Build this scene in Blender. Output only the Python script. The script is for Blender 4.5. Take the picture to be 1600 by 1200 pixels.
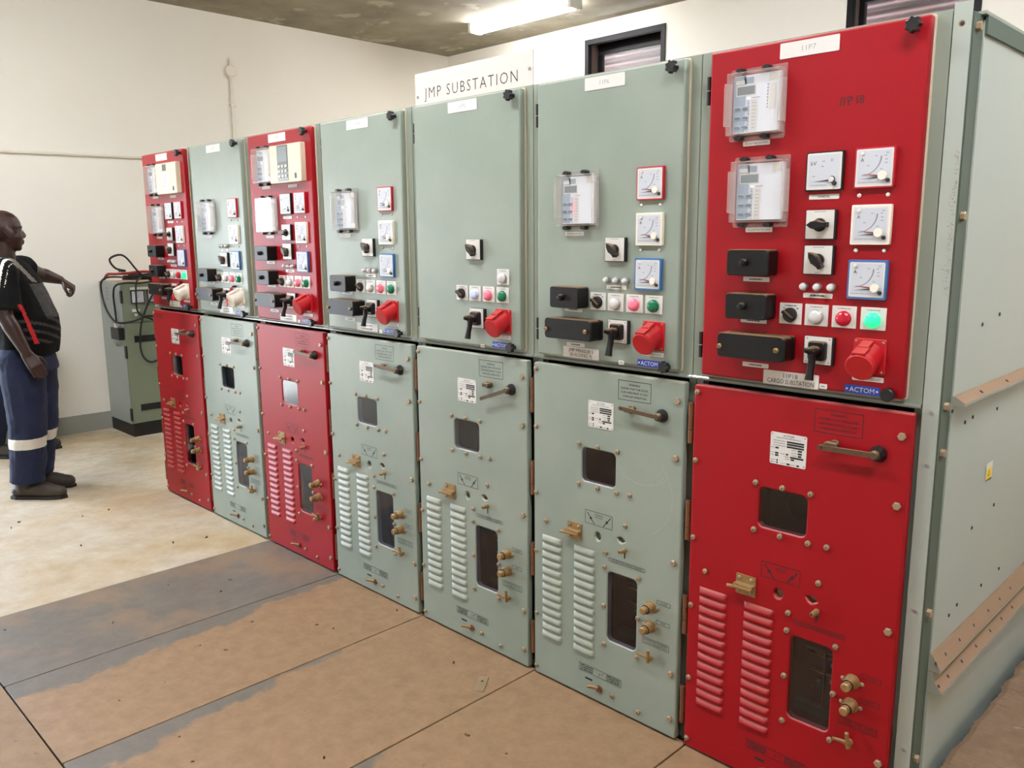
import bpy, bmesh, math, random
from math import pi, sin, cos, radians
from mathutils import Vector, Matrix

random.seed(7)
SC = bpy.context.scene
COL = SC.collection
for o in list(bpy.data.objects):
    bpy.data.objects.remove(o, do_unlink=True)

# ------------------------------------------------------------------ camera
cd = bpy.data.cameras.new('camera')
cam = bpy.data.objects.new('camera', cd)
COL.objects.link(cam)
Rv = Vector((0.70680196, 0.70736986, -0.00767203))
Uv = Vector((-0.11893805, 0.12951941, 0.98441783))
Fv = Vector((-0.69734118, 0.69487596, -0.17567777))
cam.matrix_world = Matrix(((Rv.x, Uv.x, -Fv.x, 5.2542407), (Rv.y, Uv.y, -Fv.y, -2.10869503),
                           (Rv.z, Uv.z, -Fv.z, 1.60584822), (0, 0, 0, 1)))
cd.sensor_width = 36
cd.lens = 1305.2321 / 1600 * 36
cd.clip_start = 0.05
SC.camera = cam

# ------------------------------------------------------------------ view, world, daylight
SC.view_settings.view_transform = 'Standard'
SC.view_settings.look = 'None'
SC.view_settings.gamma = 1
SC.view_settings.use_curve_mapping = False
SC.view_settings.exposure = 1.0
LAMP = 70.0          # fluorescent tubes
SKY = 80.0
SC.cycles.max_bounces = 10
SC.cycles.diffuse_bounces = 5
SC.cycles.transparent_max_bounces = 12
SC.cycles.caustics_reflective = False
SC.cycles.caustics_refractive = False
SC.cycles.sample_clamp_indirect = 6

W = bpy.data.worlds.new('sky')
SC.world = W
W.use_nodes = True
nt = W.node_tree
nt.nodes.clear()
wo = nt.nodes.new('ShaderNodeOutputWorld')
bg = nt.nodes.new('ShaderNodeBackground')
sky = nt.nodes.new('ShaderNodeTexSky')
sky.sky_type = 'HOSEK_WILKIE'
sky.turbidity = 6
sky.ground_albedo = 0.4
sky.sun_direction = (0.35, -0.45, 0.82)
hs = nt.nodes.new('ShaderNodeHueSaturation')
hs.inputs['Saturation'].default_value = 0.65
nt.links.new(sky.outputs[0], hs.inputs['Color'])
nt.links.new(hs.outputs[0], bg.inputs[0])
bg.inputs[1].default_value = SKY
nt.links.new(bg.outputs[0], wo.inputs[0])


def portal(name, loc, rot, sx, sy):
    l = bpy.data.lights.new(name, 'AREA')
    l.shape = 'RECTANGLE'
    l.size, l.size_y = sx, sy
    l.cycles.is_portal = True
    o = bpy.data.objects.new(name, l)
    COL.objects.link(o)
    o.location = loc
    o.rotation_euler = rot


DY0, DY1, DZ = -2.85, -1.6, 2.15          # open doorway in the left wall
portal('doorway_daylight', (-2.2, (DY0 + DY1) / 2, DZ / 2), (0, -pi / 2, 0), DZ, DY1 - DY0)


# ------------------------------------------------------------------ materials
def s2l(c):
    return tuple((v / 255 / 12.92) if v / 255 <= 0.04045 else ((v / 255 + 0.055) / 1.055) ** 2.4 for v in c) + (1,)


def mat(name, rgb, rough=0.5, metal=0.0, spec=0.5, var=None, vscale=4.0, vamt=0.5, dust=None, damt=0.9,
        dcut=(0.55, 0.85), emit=None, estr=0.0, bump=0.0, bscale=80.0, coat=0.0, speck=None, sscale=60, scut=0.72,
        trans=None, tint=None, gloss=False, stretch=None):
    m = bpy.data.materials.new(name)
    m.use_nodes = True
    t = m.node_tree
    N, L = t.nodes, t.links
    p = N['Principled BSDF']
    p.inputs['Base Color'].default_value = s2l(rgb)
    p.inputs['Roughness'].default_value = rough
    p.inputs['Metallic'].default_value = metal
    p.inputs['Specular IOR Level'].default_value = spec
    p.inputs['Coat Weight'].default_value = coat
    p.inputs['Coat Roughness'].default_value = 0.15
    cur = None
    geo = N.new('ShaderNodeNewGeometry')
    pos = geo.outputs['Position']
    if stretch:
        mp = N.new('ShaderNodeMapping')
        mp.inputs['Scale'].default_value = stretch
        L.new(pos, mp.inputs['Vector'])
        pos = mp.outputs[0]

    def mix(a, b, fac):
        x = N.new('ShaderNodeMix')
        x.data_type = 'RGBA'
        if a is None:
            x.inputs['A'].default_value = s2l(rgb)
        else:
            L.new(a, x.inputs['A'])
        x.inputs['B'].default_value = s2l(b)
        L.new(fac, x.inputs['Factor'])
        return x.outputs['Result']

    def ramp(src, lo, hi, top):
        r = N.new('ShaderNodeMapRange')
        r.inputs['From Min'].default_value = lo
        r.inputs['From Max'].default_value = hi
        r.inputs['To Max'].default_value = top
        L.new(src, r.inputs['Value'])
        return r.outputs[0]

    if var:
        n = N.new('ShaderNodeTexNoise')
        n.inputs['Scale'].default_value = vscale
        n.inputs['Detail'].default_value = 6
        n.inputs['Roughness'].default_value = 0.6
        L.new(pos, n.inputs['Vector'])
        cur = mix(cur, var, ramp(n.outputs['Fac'], 0.35, 0.7, vamt))
    if speck:
        n = N.new('ShaderNodeTexNoise')
        n.inputs['Scale'].default_value = sscale
        n.inputs['Detail'].default_value = 4
        L.new(pos, n.inputs['Vector'])
        cur = mix(cur, speck, ramp(n.outputs['Fac'], scut, scut + 0.06, 0.8))
    if dust:
        sx = N.new('ShaderNodeSeparateXYZ')
        L.new(geo.outputs['Normal'], sx.inputs[0])
        cur = mix(cur, dust, ramp(sx.outputs['Z'], dcut[0], dcut[1], damt))
    if cur is not None:
        L.new(cur, p.inputs['Base Color'])
    if bump:
        n = N.new('ShaderNodeTexNoise')
        n.inputs['Scale'].default_value = bscale
        n.inputs['Detail'].default_value = 5
        L.new(pos, n.inputs['Vector'])
        b = N.new('ShaderNodeBump')
        b.inputs['Strength'].default_value = bump
        b.inputs['Distance'].default_value = 0.01
        L.new(n.outputs['Fac'], b.inputs['Height'])
        L.new(b.outputs[0], p.inputs['Normal'])
    if emit:
        p.inputs['Emission Color'].default_value = s2l(emit)
        p.inputs['Emission Strength'].default_value = estr
    if trans is not None:                     # thin clear sheet: see-through plus sheen
        tr = N.new('ShaderNodeBsdfTransparent')
        ms = N.new('ShaderNodeMixShader')
        lw = N.new('ShaderNodeLayerWeight')
        lw.inputs['Blend'].default_value = 0.5
        pw = N.new('ShaderNodeMath')
        pw.operation = 'POWER'
        pw.inputs[1].default_value = 4.5
        L.new(lw.outputs['Facing'], pw.inputs[0])
        mm = N.new('ShaderNodeMath')
        mm.operation = 'MULTIPLY_ADD'
        mm.inputs[1].default_value = trans
        mm.inputs[2].default_value = 1 - trans
        L.new(pw.outputs[0], mm.inputs[0])
        if tint:
            tr.inputs['Color'].default_value = s2l(tint)
        if gloss:
            gl = N.new('ShaderNodeBsdfGlossy')
            gl.inputs['Roughness'].default_value = rough
            p = gl
        L.new(mm.outputs[0], ms.inputs[0])
        L.new(tr.outputs[0], ms.inputs[1])
        L.new(p.outputs[0], ms.inputs[2])
        L.new(ms.outputs[0], N['Material Output'].inputs['Surface'])
    return m


DUST = (150, 118, 82)
M = {}
M['red'] = mat('red_paint', (148, 5, 18), 0.42, spec=0.3, var=(158, 16, 30), vscale=2.2, vamt=0.5,
               dust=(214, 150, 140), damt=0.32, dcut=(.15, .55), bump=0.02, bscale=160)
M['grey'] = mat('grey_green_paint', (131, 142, 129), 0.42, spec=0.5, var=(153, 160, 147), vscale=2.2, vamt=0.6,
                dust=(190, 182, 158), damt=0.5, dcut=(.15, .6), bump=0.02, bscale=160)
M['frame'] = mat('frame_paint', (134, 142, 128), 0.45, var=(144, 150, 134), vscale=5, dust=(184, 168, 136), damt=0.7)
M['railpaint'] = mat('glossy_rail_paint', (128, 134, 124), 0.14, spec=0.7)
M['side'] = mat('side_sheet_paint', (160, 168, 158), 0.42, var=(170, 172, 158), vscale=1.6, vamt=0.7, dust=(190, 172, 138),
                stretch=(1, 1, 0.4))
M['deep'] = mat('dark_green', (72, 86, 74), 0.5, var=(84, 92, 78), vscale=6)  # darker green than the side sheet, on post, top angle and breaker
M['cream'] = mat('cream_seal', (206, 194, 166), 0.6)
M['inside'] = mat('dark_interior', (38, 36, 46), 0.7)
M['black'] = mat('black_bakelite', (13, 12, 12), 0.42, spec=0.35, dust=(132, 104, 74), damt=0.85, dcut=(0.45, 0.9))
M['blackclean'] = mat('black_plastic', (22, 21, 22), 0.4)
M['white'] = mat('white_plastic', (212, 208, 200), 0.4)
M['ink'] = mat('black_print', (26, 26, 28), 0.6)
M['inkgrey'] = mat('grey_print', (128, 128, 130), 0.6)
M['inkred'] = mat('dark_red_print', (58, 5, 10), 0.6)
M['blue'] = mat('blue_plate', (28, 66, 168), 0.4)
M['bluemeter'] = mat('blue_bezel', (52, 104, 158), 0.4)
M['redmeter'] = mat('red_bezel', (176, 26, 42), 0.4)
M['dial'] = mat('dial_face', (192, 195, 200), 0.5)
M['redneedle'] = mat('red_needle', (150, 60, 72), 0.5)
M['creampl'] = mat('cream_plastic', (232, 224, 206), 0.45)
M['beige'] = mat('beige_plastic', (220, 207, 180), 0.45)
M['brown'] = mat('dusty_brass', (156, 124, 76), 0.45, metal=0.35, var=(112, 84, 50), vscale=60, dust=(176, 146, 104), damt=0.7)
M['steel'] = mat('dusty_steel', (150, 132, 108), 0.45, metal=0.4, var=(110, 88, 64), vscale=70, dust=(178, 150, 116), damt=0.6)
M['handle'] = mat('old_bronze', (92, 74, 52), 0.45, metal=0.3, var=(64, 48, 34), vscale=50, dust=(168, 140, 104), damt=0.75)
M['scratch'] = mat('scratched_paint', (160, 168, 156), 0.6)
M['hinge'] = mat('rusty_hinge', (122, 78, 48), 0.5, metal=0.3, var=(90, 52, 30), vscale=40)
M['bolt'] = mat('bolt_head', (158, 138, 112), 0.45, metal=0.45, dust=(186, 160, 128), damt=0.5)
M['redpl'] = mat('red_socket', (186, 24, 34), 0.36, dust=(206, 120, 108), damt=0.25)
M['pane'] = mat('smoky_pane', (58, 52, 62), 0.07, trans=0.925, tint=(178, 174, 202), gloss=True)
M['clear'] = mat('clear_acrylic', (236, 234, 230), 0.07, trans=0.955, gloss=True)
M['dustyglass'] = mat('dusty_glass', (230, 230, 230), 0.5, trans=0.96, gloss=True)
M['flange'] = mat('acrylic_edge', (222, 214, 206), 0.3, trans=0.8)
M['relay'] = mat('relay_face', (222, 224, 228), 0.5)
M['relayblue'] = mat('relay_blue_grey', (158, 170, 184), 0.5)
M['lcd'] = mat('lcd', (126, 134, 136), 0.25)
M['lcddark'] = mat('lcd_dark', (92, 96, 92), 0.25)
M['greenlit'] = mat('green_lamp_lit', (40, 220, 140), 0.3, emit=(40, 235, 140), estr=0.55)
M['green'] = mat('green_lens', (14, 112, 76), 0.25)
M['redlens'] = mat('red_lens', (190, 20, 46), 0.25)
M['pinklens'] = mat('pink_lens', (238, 120, 140), 0.25)
M['clearlens'] = mat('white_lens', (206, 204, 200), 0.18)
M['bluelens'] = mat('bluish_lens', (196, 206, 230), 0.18)
M['ledred'] = mat('red_led', (240, 120, 130), 0.4, emit=(255, 90, 110), estr=0.8)
M['ledwhite'] = mat('white_led', (250, 250, 250), 0.4, emit=(255, 255, 250), estr=0.9)
M['silver'] = mat('galvanised', (172, 172, 170), 0.3, metal=0.7)
M['wall'] = mat('cream_wall_paint', (234, 229, 217), 0.85, var=(228, 221, 206), vscale=0.9, vamt=0.6, bump=0.03, bscale=40)
M['skirt'] = mat('grey_wall_band', (146, 148, 140), 0.7, var=(158, 152, 138), vscale=5)
M['ceiling'] = mat('stained_concrete', (150, 142, 124), 0.9, var=(112, 104, 86), vscale=1.7, vamt=0.95, speck=(172, 164, 146),
                   sscale=3.5, scut=0.6, bump=0.2, bscale=14)
M['winframe'] = mat('black_window_frame', (14, 12, 12), 0.5, spec=0.2)
M['reveal'] = mat('dark_reveal', (70, 52, 42), 0.7)
M['corr'] = mat('corrugated_sheet', (92, 64, 58), 0.5, var=(84, 74, 80), vscale=6)
M['tube'] = mat('fluorescent_diffuser', (255, 252, 240), 0.5, emit=(240, 245, 255), estr=LAMP)
M['tubedim'] = mat('dim_fluorescent_diffuser', (255, 252, 240), 0.5, emit=(244, 244, 246), estr=LAMP * .7)  # same diffuser made dimmer so the wall beside it does not clip
M['fitting'] = mat('white_fitting', (220, 218, 208), 0.5)
M['signw'] = mat('sign_board', (202, 194, 184), 0.5)
M['conduit'] = mat('white_conduit', (222, 215, 200), 0.6)
M['cable'] = mat('black_cable', (24, 22, 20), 0.5)
M['cablered'] = mat('red_cable', (150, 40, 34), 0.5)
M['yellow'] = mat('yellow_print', (226, 192, 40), 0.5)
M['skin'] = mat('dark_skin', (52, 28, 21), 0.4, var=(42, 22, 17), vscale=10)
M['shirt'] = mat('black_jersey', (5, 5, 5), 0.85, spec=0.25)
M['shirtgrey'] = mat('grey_jersey', (52, 48, 45), 0.7, var=(22, 21, 20), vscale=14, vamt=0.9, stretch=(1, 1, 3))
M['shirtlight'] = mat('light_grey_jersey', (104, 98, 90), 0.7)
M['shirtred'] = mat('red_jersey', (196, 22, 30), 0.7)
M['shirtwhite'] = mat('white_jersey', (232, 226, 214), 0.7)
M['navy'] = mat('navy_cotton', (20, 30, 62), 0.85, var=(14, 22, 46), vscale=9)
M['reflect'] = mat('reflective_tape', (206, 202, 190), 0.4)
M['boot'] = mat('dark_leather', (48, 40, 34), 0.55, var=(70, 54, 40), vscale=20)
M['cabside'] = mat('cabinet_grey', (150, 158, 154), 0.4, var=(160, 164, 158), vscale=3, dust=(190, 150, 110))
M['cabfront'] = mat('cabinet_front_shaded', (118, 126, 106), 0.45, var=(126, 132, 112), vscale=3, dust=(190, 150, 110))  # darker than the sides: shade of the turned-away front put into the colour
M['plinth'] = mat('black_plinth', (18, 16, 14), 0.5)
M['debris'] = mat('debris', (120, 90, 64), 0.7)


def floor_mat(name, base, var, dusty, cut, gloss, sc=2.2, speck=None):
    """base coat, mid blotches and a dusty layer with an irregular edge"""
    m = bpy.data.materials.new(name)
    m.use_nodes = True
    N, L = m.node_tree.nodes, m.node_tree.links
    p = N['Principled BSDF']
    p.inputs['Roughness'].default_value = gloss
    geo = N.new('ShaderNodeNewGeometry')
    n1 = N.new('ShaderNodeTexNoise')
    n1.inputs['Scale'].default_value = sc
    n1.inputs['Detail'].default_value = 9
    n1.inputs['Roughness'].default_value = 0.62
    L.new(geo.outputs['Position'], n1.inputs['Vector'])
    n2 = N.new('ShaderNodeTexNoise')
    n2.inputs['Scale'].default_value = sc * 5.5
    n2.inputs['Detail'].default_value = 8
    n2.inputs['Roughness'].default_value = 0.7
    L.new(geo.outputs['Position'], n2.inputs['Vector'])

    def mr(src, a, b, t=1.0):
        r = N.new('ShaderNodeMapRange')
        r.inputs['From Min'].default_value = a
        r.inputs['From Max'].default_value = b
        r.inputs['To Max'].default_value = t
        L.new(src, r.inputs['Value'])
        return r.outputs[0]

    def mx(a, b, f):
        x = N.new('ShaderNodeMix')
        x.data_type = 'RGBA'
        for s, v in (('A', a), ('B', b)):
            if isinstance(v, tuple):
                x.inputs[s].default_value = s2l(v)
            else:
                L.new(v, x.inputs[s])
        L.new(f, x.inputs['Factor'])
        return x.outputs['Result']

    c = mx(base, var, mr(n2.outputs['Fac'], 0.38, 0.66))
    if dusty:
        if callable(cut):
            f = cut(N, L, geo, n1, mr)
        else:
            f = mr(n1.outputs['Fac'], cut[0], cut[1], 0.9)
        d2 = mx(dusty[0], dusty[1], mr(n2.outputs['Fac'], 0.36, 0.64, 0.7))
        c = mx(c, d2, f)
    if speck:
        n3 = N.new('ShaderNodeTexNoise')
        n3.inputs['Scale'].default_value = 26
        n3.inputs['Detail'].default_value = 3
        L.new(geo.outputs['Position'], n3.inputs['Vector'])
        c = mx(c, speck, mr(n3.outputs['Fac'], 0.70, 0.76, 0.7))
    L.new(c, p.inputs['Base Color'])
    b = N.new('ShaderNodeBump')
    b.inputs['Strength'].default_value = 0.15
    b.inputs['Distance'].default_value = 0.01
    L.new(n2.outputs['Fac'], b.inputs['Height'])
    L.new(b.outputs[0], p.inputs['Normal'])
    return m


def plate_cut(off):
    return lambda N, L, geo, n1, mr: plate_dust(N, L, geo, n1, mr, off)


def plate_dust(N, L, geo, n1, mr, off):
    """dust covers a plate except an irregular strip along its far long edge"""
    tc = N.new('ShaderNodeTexCoord')
    sx = N.new('ShaderNodeSeparateXYZ')
    L.new(tc.outputs['Object'], sx.inputs[0])
    a = N.new('ShaderNodeMath')
    a.operation = 'MULTIPLY_ADD'
    L.new(n1.outputs['Fac'], a.inputs[0])
    a.inputs[1].default_value = 0.42
    L.new(sx.outputs['X'], a.inputs[2])
    b = N.new('ShaderNodeMath')
    b.operation = 'MULTIPLY_ADD'
    L.new(sx.outputs['Y'], b.inputs[0])
    b.inputs[1].default_value = 0.10
    L.new(a.outputs[0], b.inputs[2])
    return mr(b.outputs[0], off, off + 0.025, 0.93)


CONC = floor_mat('dusty_concrete', (196, 184, 162), (176, 160, 134), ((182, 158, 120), (168, 140, 98)), (0.46, 0.66), 0.75,
                 sc=1.3, speck=(138, 110, 80))
BROWN = floor_mat('brown_dirty_floor', (150, 122, 92), (132, 104, 76), ((124, 96, 70), (150, 120, 92)), (0.5, 0.6), 0.75, sc=1.6,
                  speck=(100, 78, 58))
PLATED = lambda cut: floor_mat('dusty_steel_plate', (114, 105, 93), (104, 95, 84), ((158, 125, 91), (132, 102, 71)), cut, 0.55, sc=2.6,
                   speck=(120, 92, 66))
SCREED = floor_mat('brown_screed', (126, 100, 76), (108, 84, 62), ((98, 76, 56), (118, 94, 72)), (0.5, 0.6), 0.85, sc=3, speck=(150, 126, 100))
PLATEG = floor_mat('bare_steel_plate', (116, 107, 95), (104, 95, 84), ((138, 114, 88), (134, 112, 90)), (0.50, 0.62), 0.5, sc=2.0,
                   speck=(110, 88, 68))


# ------------------------------------------------------------------ geometry builder
FRONT = Matrix(((1, 0, 0, 0), (0, 0, -1, 0), (0, 1, 0, 0), (0, 0, 0, 1)))   # (u right, v up, w out) -> x, -w, v
XYZ = Matrix.Identity(4)
TEXTS = {}


def text_mesh(s, thin=0.0, sp=1.0):
    k = (s, thin, sp)
    if k not in TEXTS:
        c = bpy.data.curves.new('lettering', 'FONT')
        c.body = s
        c.size = 1.0
        c.resolution_u = 2
        c.offset = thin
        c.space_character = sp
        o = bpy.data.objects.new('lettering', c)
        me = o.to_mesh()
        vs = [(v.co.x, v.co.y) for v in me.vertices]
        fs = [tuple(p.vertices) for p in me.polygons]
        o.to_mesh_clear()
        bpy.data.objects.remove(o)
        bpy.data.curves.remove(c)
        xs = [v[0] for v in vs]
        ys = [v[1] for v in vs]
        TEXTS[k] = (vs, fs, min(xs), max(xs), min(ys), max(ys))
    return TEXTS[k]


class G:
    def __init__(self, base=FRONT):
        self.v, self.f, self.m, self.mats = [], [], [], []
        self.T = base

    def mi(self, m):
        m = M[m] if isinstance(m, str) else m
        if m not in self.mats:
            self.mats.append(m)
        return self.mats.index(m)

    def add(self, vs, fs, m, T=None):
        X = self.T @ T if T is not None else self.T
        b = len(self.v)
        self.v += [tuple(X @ Vector(p)) for p in vs]
        k = self.mi(m)
        for f in fs:
            self.f.append(tuple(b + i for i in f))
            self.m.append(k)

    def box(self, u0, u1, v0, v1, w0, w1, m, T=None):
        P = [(u0, v0, w0), (u1, v0, w0), (u1, v1, w0), (u0, v1, w0), (u0, v0, w1), (u1, v0, w1), (u1, v1, w1), (u0, v1, w1)]
        self.add(P, [(3, 2, 1, 0), (4, 5, 6, 7), (0, 1, 5, 4), (1, 2, 6, 5), (2, 3, 7, 6), (3, 0, 4, 7)], m, T)

    def prism(self, pts, w0, w1, m, ch=0.0, T=None, back=True):
        n = len(pts)
        cu = sum(p[0] for p in pts) / n
        cv = sum(p[1] for p in pts) / n
        rings = [[(u, v, w0) for u, v in pts]]
        if ch > 0:
            rings.append([(u, v, w1 - ch) for u, v in pts])
            def ins(u, v):
                d = math.hypot(u - cu, v - cv) or 1
                k = max(0, (d - ch) / d)
                return cu + (u - cu) * k, cv + (v - cv) * k
            rings.append([(*ins(u, v), w1) for u, v in pts])
        else:
            rings.append([(u, v, w1) for u, v in pts])
        vs = [p for r in rings for p in r]
        fs = []
        for r in range(len(rings) - 1):
            for i in range(n):
                j = (i + 1) % n
                fs.append((r * n + i, r * n + j, (r + 1) * n + j, (r + 1) * n + i))
        fs.append(tuple((len(rings) - 1) * n + i for i in range(n)))
        if back:
            fs.append(tuple(reversed(range(n))))
        self.add(vs, fs, m, T)

    def rr(self, u0, u1, v0, v1, w0, w1, m, r=0.004, ch=0.0, T=None, n=3):
        self.prism(rrect(u0, u1, v0, v1, r, n), w0, w1, m, ch, T)

    def cyl(self, cu, cv, r, w0, w1, m, n=14, ch=0.0, T=None):
        self.prism([(cu + r * cos(2 * pi * i / n), cv + r * sin(2 * pi * i / n)) for i in range(n)], w0, w1, m, ch, T)

    def lathe(self, cu, cv, prof, m, n=14, T=None):
        vs, fs = [], []
        for r, w in prof:
            for i in range(n):
                a = 2 * pi * i / n
                vs.append((cu + r * cos(a), cv + r * sin(a), w))
        for k in range(len(prof) - 1):
            for i in range(n):
                j = (i + 1) % n
                fs.append((k * n + i, k * n + j, (k + 1) * n + j, (k + 1) * n + i))
        fs.append(tuple((len(prof) - 1) * n + i for i in range(n)))
        fs.append(tuple(reversed(range(n))))
        self.add(vs, fs, m, T)

    def tube(self, pts, r, m, n=8, T=None):
        P = [Vector(p) for p in pts]
        R = r if isinstance(r, (list, tuple)) else [r] * len(P)
        vs, fs = [], []
        up = Vector((0, 0, 1))
        d0 = (P[1] - P[0]).normalized()
        if abs(d0.dot(up)) > 0.9:
            up = Vector((1, 0, 0))
        a = d0.cross(up).normalized()
        for k, p in enumerate(P):
            d = ((P[min(k + 1, len(P) - 1)] - P[max(k - 1, 0)])).normalized()
            a = (a - d * a.dot(d)).normalized()
            b = d.cross(a)
            for i in range(n):
                t = 2 * pi * i / n
                vs.append(tuple(p + (a * cos(t) + b * sin(t)) * R[k]))
        for k in range(len(P) - 1):
            for i in range(n):
                j = (i + 1) % n
                fs.append((k * n + i, k * n + j, (k + 1) * n + j, (k + 1) * n + i))
        fs.append(tuple(reversed(range(n))))
        fs.append(tuple((len(P) - 1) * n + i for i in range(n)))
        self.add(vs, fs, m, T)

    def fq(self, u0, u1, v0, v1, w, m, T=None):
        self.add([(u0, v0, w), (u1, v0, w), (u1, v1, w), (u0, v1, w)], [(0, 1, 2, 3)], m, T)

    def line(self, a, b, t, w, m):
        d = Vector((b[0] - a[0], b[1] - a[1]))
        n = Vector((-d.y, d.x)).normalized() * t / 2
        self.add([(a[0] - n.x, a[1] - n.y, w), (b[0] - n.x, b[1] - n.y, w), (b[0] + n.x, b[1] + n.y, w), (a[0] + n.x, a[1] + n.y, w)],
                 [(0, 1, 2, 3)], m)

    def outline(self, u0, u1, v0, v1, t, w, m):
        self.fq(u0, u1, v0, v0 + t, w, m)
        self.fq(u0, u1, v1 - t, v1, w, m)
        self.fq(u0, u0 + t, v0 + t, v1 - t, w, m)
        self.fq(u1 - t, u1, v0 + t, v1 - t, w, m)

    def text(self, s, cu, cv, h, w, m, maxw=None, thin=0.0, al='c', T=None, asp=1.0, sp=1.0):
        vs, fs, x0, x1, y0, y1 = text_mesh(s, thin, sp)
        k = h / 0.70
        kx = k * asp
        if maxw and (x1 - x0) * kx > maxw:
            kx = maxw / (x1 - x0)
        ox = {'c': (x0 + x1) / 2, 'l': x0, 'r': x1}[al]
        self.add([(cu + (x - ox) * kx, cv + (y - 0.35) * k, w) for x, y in vs], fs, m, T)

    def scrawl(self, cu, cv, wd, h, w, m, seed=0):
        """a line of print too small to read: short broken strokes"""
        rnd = random.Random(seed)
        x = cu - wd / 2
        while x < cu + wd / 2:
            l = min(rnd.uniform(0.6, 1.6) * h, cu + wd / 2 - x)
            self.fq(x, x + l, cv - h / 2, cv + h / 2, w, m)
            x += l + h * rnd.uniform(0.15, 0.6)

    def mesh(self, name, smooth=True, ang=0.6):
        me = bpy.data.meshes.new(name)
        me.from_pydata(self.v, [], self.f)
        for m in self.mats:
            me.materials.append(m)
        me.polygons.foreach_set('material_index', self.m)
        if smooth:
            me.polygons.foreach_set('use_smooth', [True] * len(self.f))
            me.set_sharp_from_angle(angle=ang)
        me.update()
        return me


def rrect(u0, u1, v0, v1, r, n=3):
    pts = []
    for cu, cv, a0 in ((u1 - r, v0 + r, -pi / 2), (u1 - r, v1 - r, 0), (u0 + r, v1 - r, pi / 2), (u0 + r, v0 + r, pi)):
        for i in range(n + 1):
            a = a0 + i * pi / 2 / n
            pts.append((cu + r * cos(a), cv + r * sin(a)))
    return pts


def put(name, me, parent=None, loc=(0, 0, 0), rot=None, label=None, cat=None, group=None, kind=None):
    o = bpy.data.objects.new(name, me)
    COL.objects.link(o)
    o.parent = parent
    o.location = loc
    if rot:
        o.rotation_euler = rot
    for k, v in (('label', label), ('category', cat), ('group', group), ('kind', kind)):
        if v:
            o[k] = v
    return o


def empty(name, loc, label, cat, group=None, rz=0.0):
    return put(name, None, None, loc, (0, 0, rz), label, cat, group)


# ------------------------------------------------------------------ room
XL, XR, YF, YB, H = -2.15, 8.2, -5.2, 4.305, 3.56


def wall_boxes(name, boxes, m='wall'):
    g = G(XYZ)
    for b in boxes:
        g.box(*b, m)
    return put(name, g.mesh(name, False), kind='structure')


wall_boxes('ceiling', [(XL - .25, XR + .25, YF - .25, YB + .25, H, H + .2)], 'ceiling')
wall_boxes('wall_left', [(XL - .22, XL, DY1, YB + .25, 0, H), (XL - .22, XL, YF - .25, DY0, 0, H), (XL - .22, XL, DY0, DY1, DZ, H)])
WIN = [(-0.16, 0.755), (2.367, 3.284)]
WZ0, WZ1 = 2.72, 3.412
wall_boxes('wall_back', [(XL, WIN[0][0], YB, YB + .25, 0, H), (WIN[0][1], WIN[1][0], YB, YB + .25, 0, H),
                         (WIN[1][1], XR, YB, YB + .25, 0, H), (WIN[0][0], WIN[0][1], YB, YB + .25, 0, WZ0),
                         (WIN[0][0], WIN[0][1], YB, YB + .25, WZ1, H), (WIN[1][0], WIN[1][1], YB, YB + .25, 0, WZ0),
                         (WIN[1][0], WIN[1][1], YB, YB + .25, WZ1, H)])
wall_boxes('wall_right', [(XR, XR + .25, YF - .25, YB + .25, 0, H)])
wall_boxes('wall_front', [(XL, XR, YF - .25, YF, 0, H)])
wall_boxes('baseboard_left', [(XL, XL + .012, DY1 + .02, YB, 0, .148), (XL, XL + .012, YF, DY0 - .02, 0, .148)], 'skirt')
wall_boxes('baseboard_back', [(XL + .012, XR, YB - .012, YB, 0, .148)], 'skirt')

# floor: bare concrete, brown stretch by the plates, raised slab at the near end of the row
g = G(XYZ)
g.box(XL - .22, 1.31, YF - .25, YB + .25, -.15, 0, CONC)
g.box(1.31, XR + .25, YF - .25, -1.452, -.15, 0, BROWN)
g.box(1.31, 4.64, 0.02, YB + .25, -.15, 0, BROWN)
g.box(4.64, XR + .25, -1.452, YB + .25, -.15, 0, BROWN)
g.box(1.31, 4.64, -1.452, 0.02, -.15, -.035, 'inside')
fl = put('floor', g.mesh('floor', False), kind='structure')
# raised screed with a ragged edge along the end panel
g = G(XYZ)
rnd = random.Random(3)
n = 220
edge, jx, jz = [], 0, []
for i in range(n + 1):
    jx = jx * .8 + rnd.uniform(-.0035, .0035)
    edge.append((4.628 + jx + .004 * sin(i * .31), 0.10 + i * 1.75 / n))
    jz.append(jx * .6)
vs, fs = [], []
for (x, y), q in zip(edge, jz):
    vs += [(x, y, 0.0), (x, y, 0.200 + q), (x + .016, y, 0.208 + q), (5.7, y, 0.205), (5.7, y, 0)]
for i in range(n):
    for k in range(4):
        a = i * 5 + k
        fs.append((a, a + 1, a + 6, a + 5))
fs.append((0, 1, 2, 3, 4))
g.add(vs, fs, SCREED)
put('trim_1', g.mesh('trim_1', False), kind='structure', label='raised brown screed with a ragged edge along the end panel')

# ground and light-coloured yard outside
g = G(XYZ)
g.box(-40, XL - .22, -40, 40, -.3, -.06, mat('pale_yard_ground', (196, 186, 168), 0.9, var=(176, 164, 142), vscale=0.6))
put('ground', g.mesh('ground', False), kind='structure')

# door frame of the open doorway (out of frame, seen only in the sheen of the panels)
g = G(XYZ)
for b in ((XL - .23, XL + .02, DY0, DY0 + .06, 0, DZ), (XL - .23, XL + .02, DY1 - .06, DY1, 0, DZ), (XL - .23, XL + .02, DY0, DY1, DZ - .06, DZ)):
    g.box(*b, 'winframe')
put('door_1', g.mesh('door_1', False), kind='structure')

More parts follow.
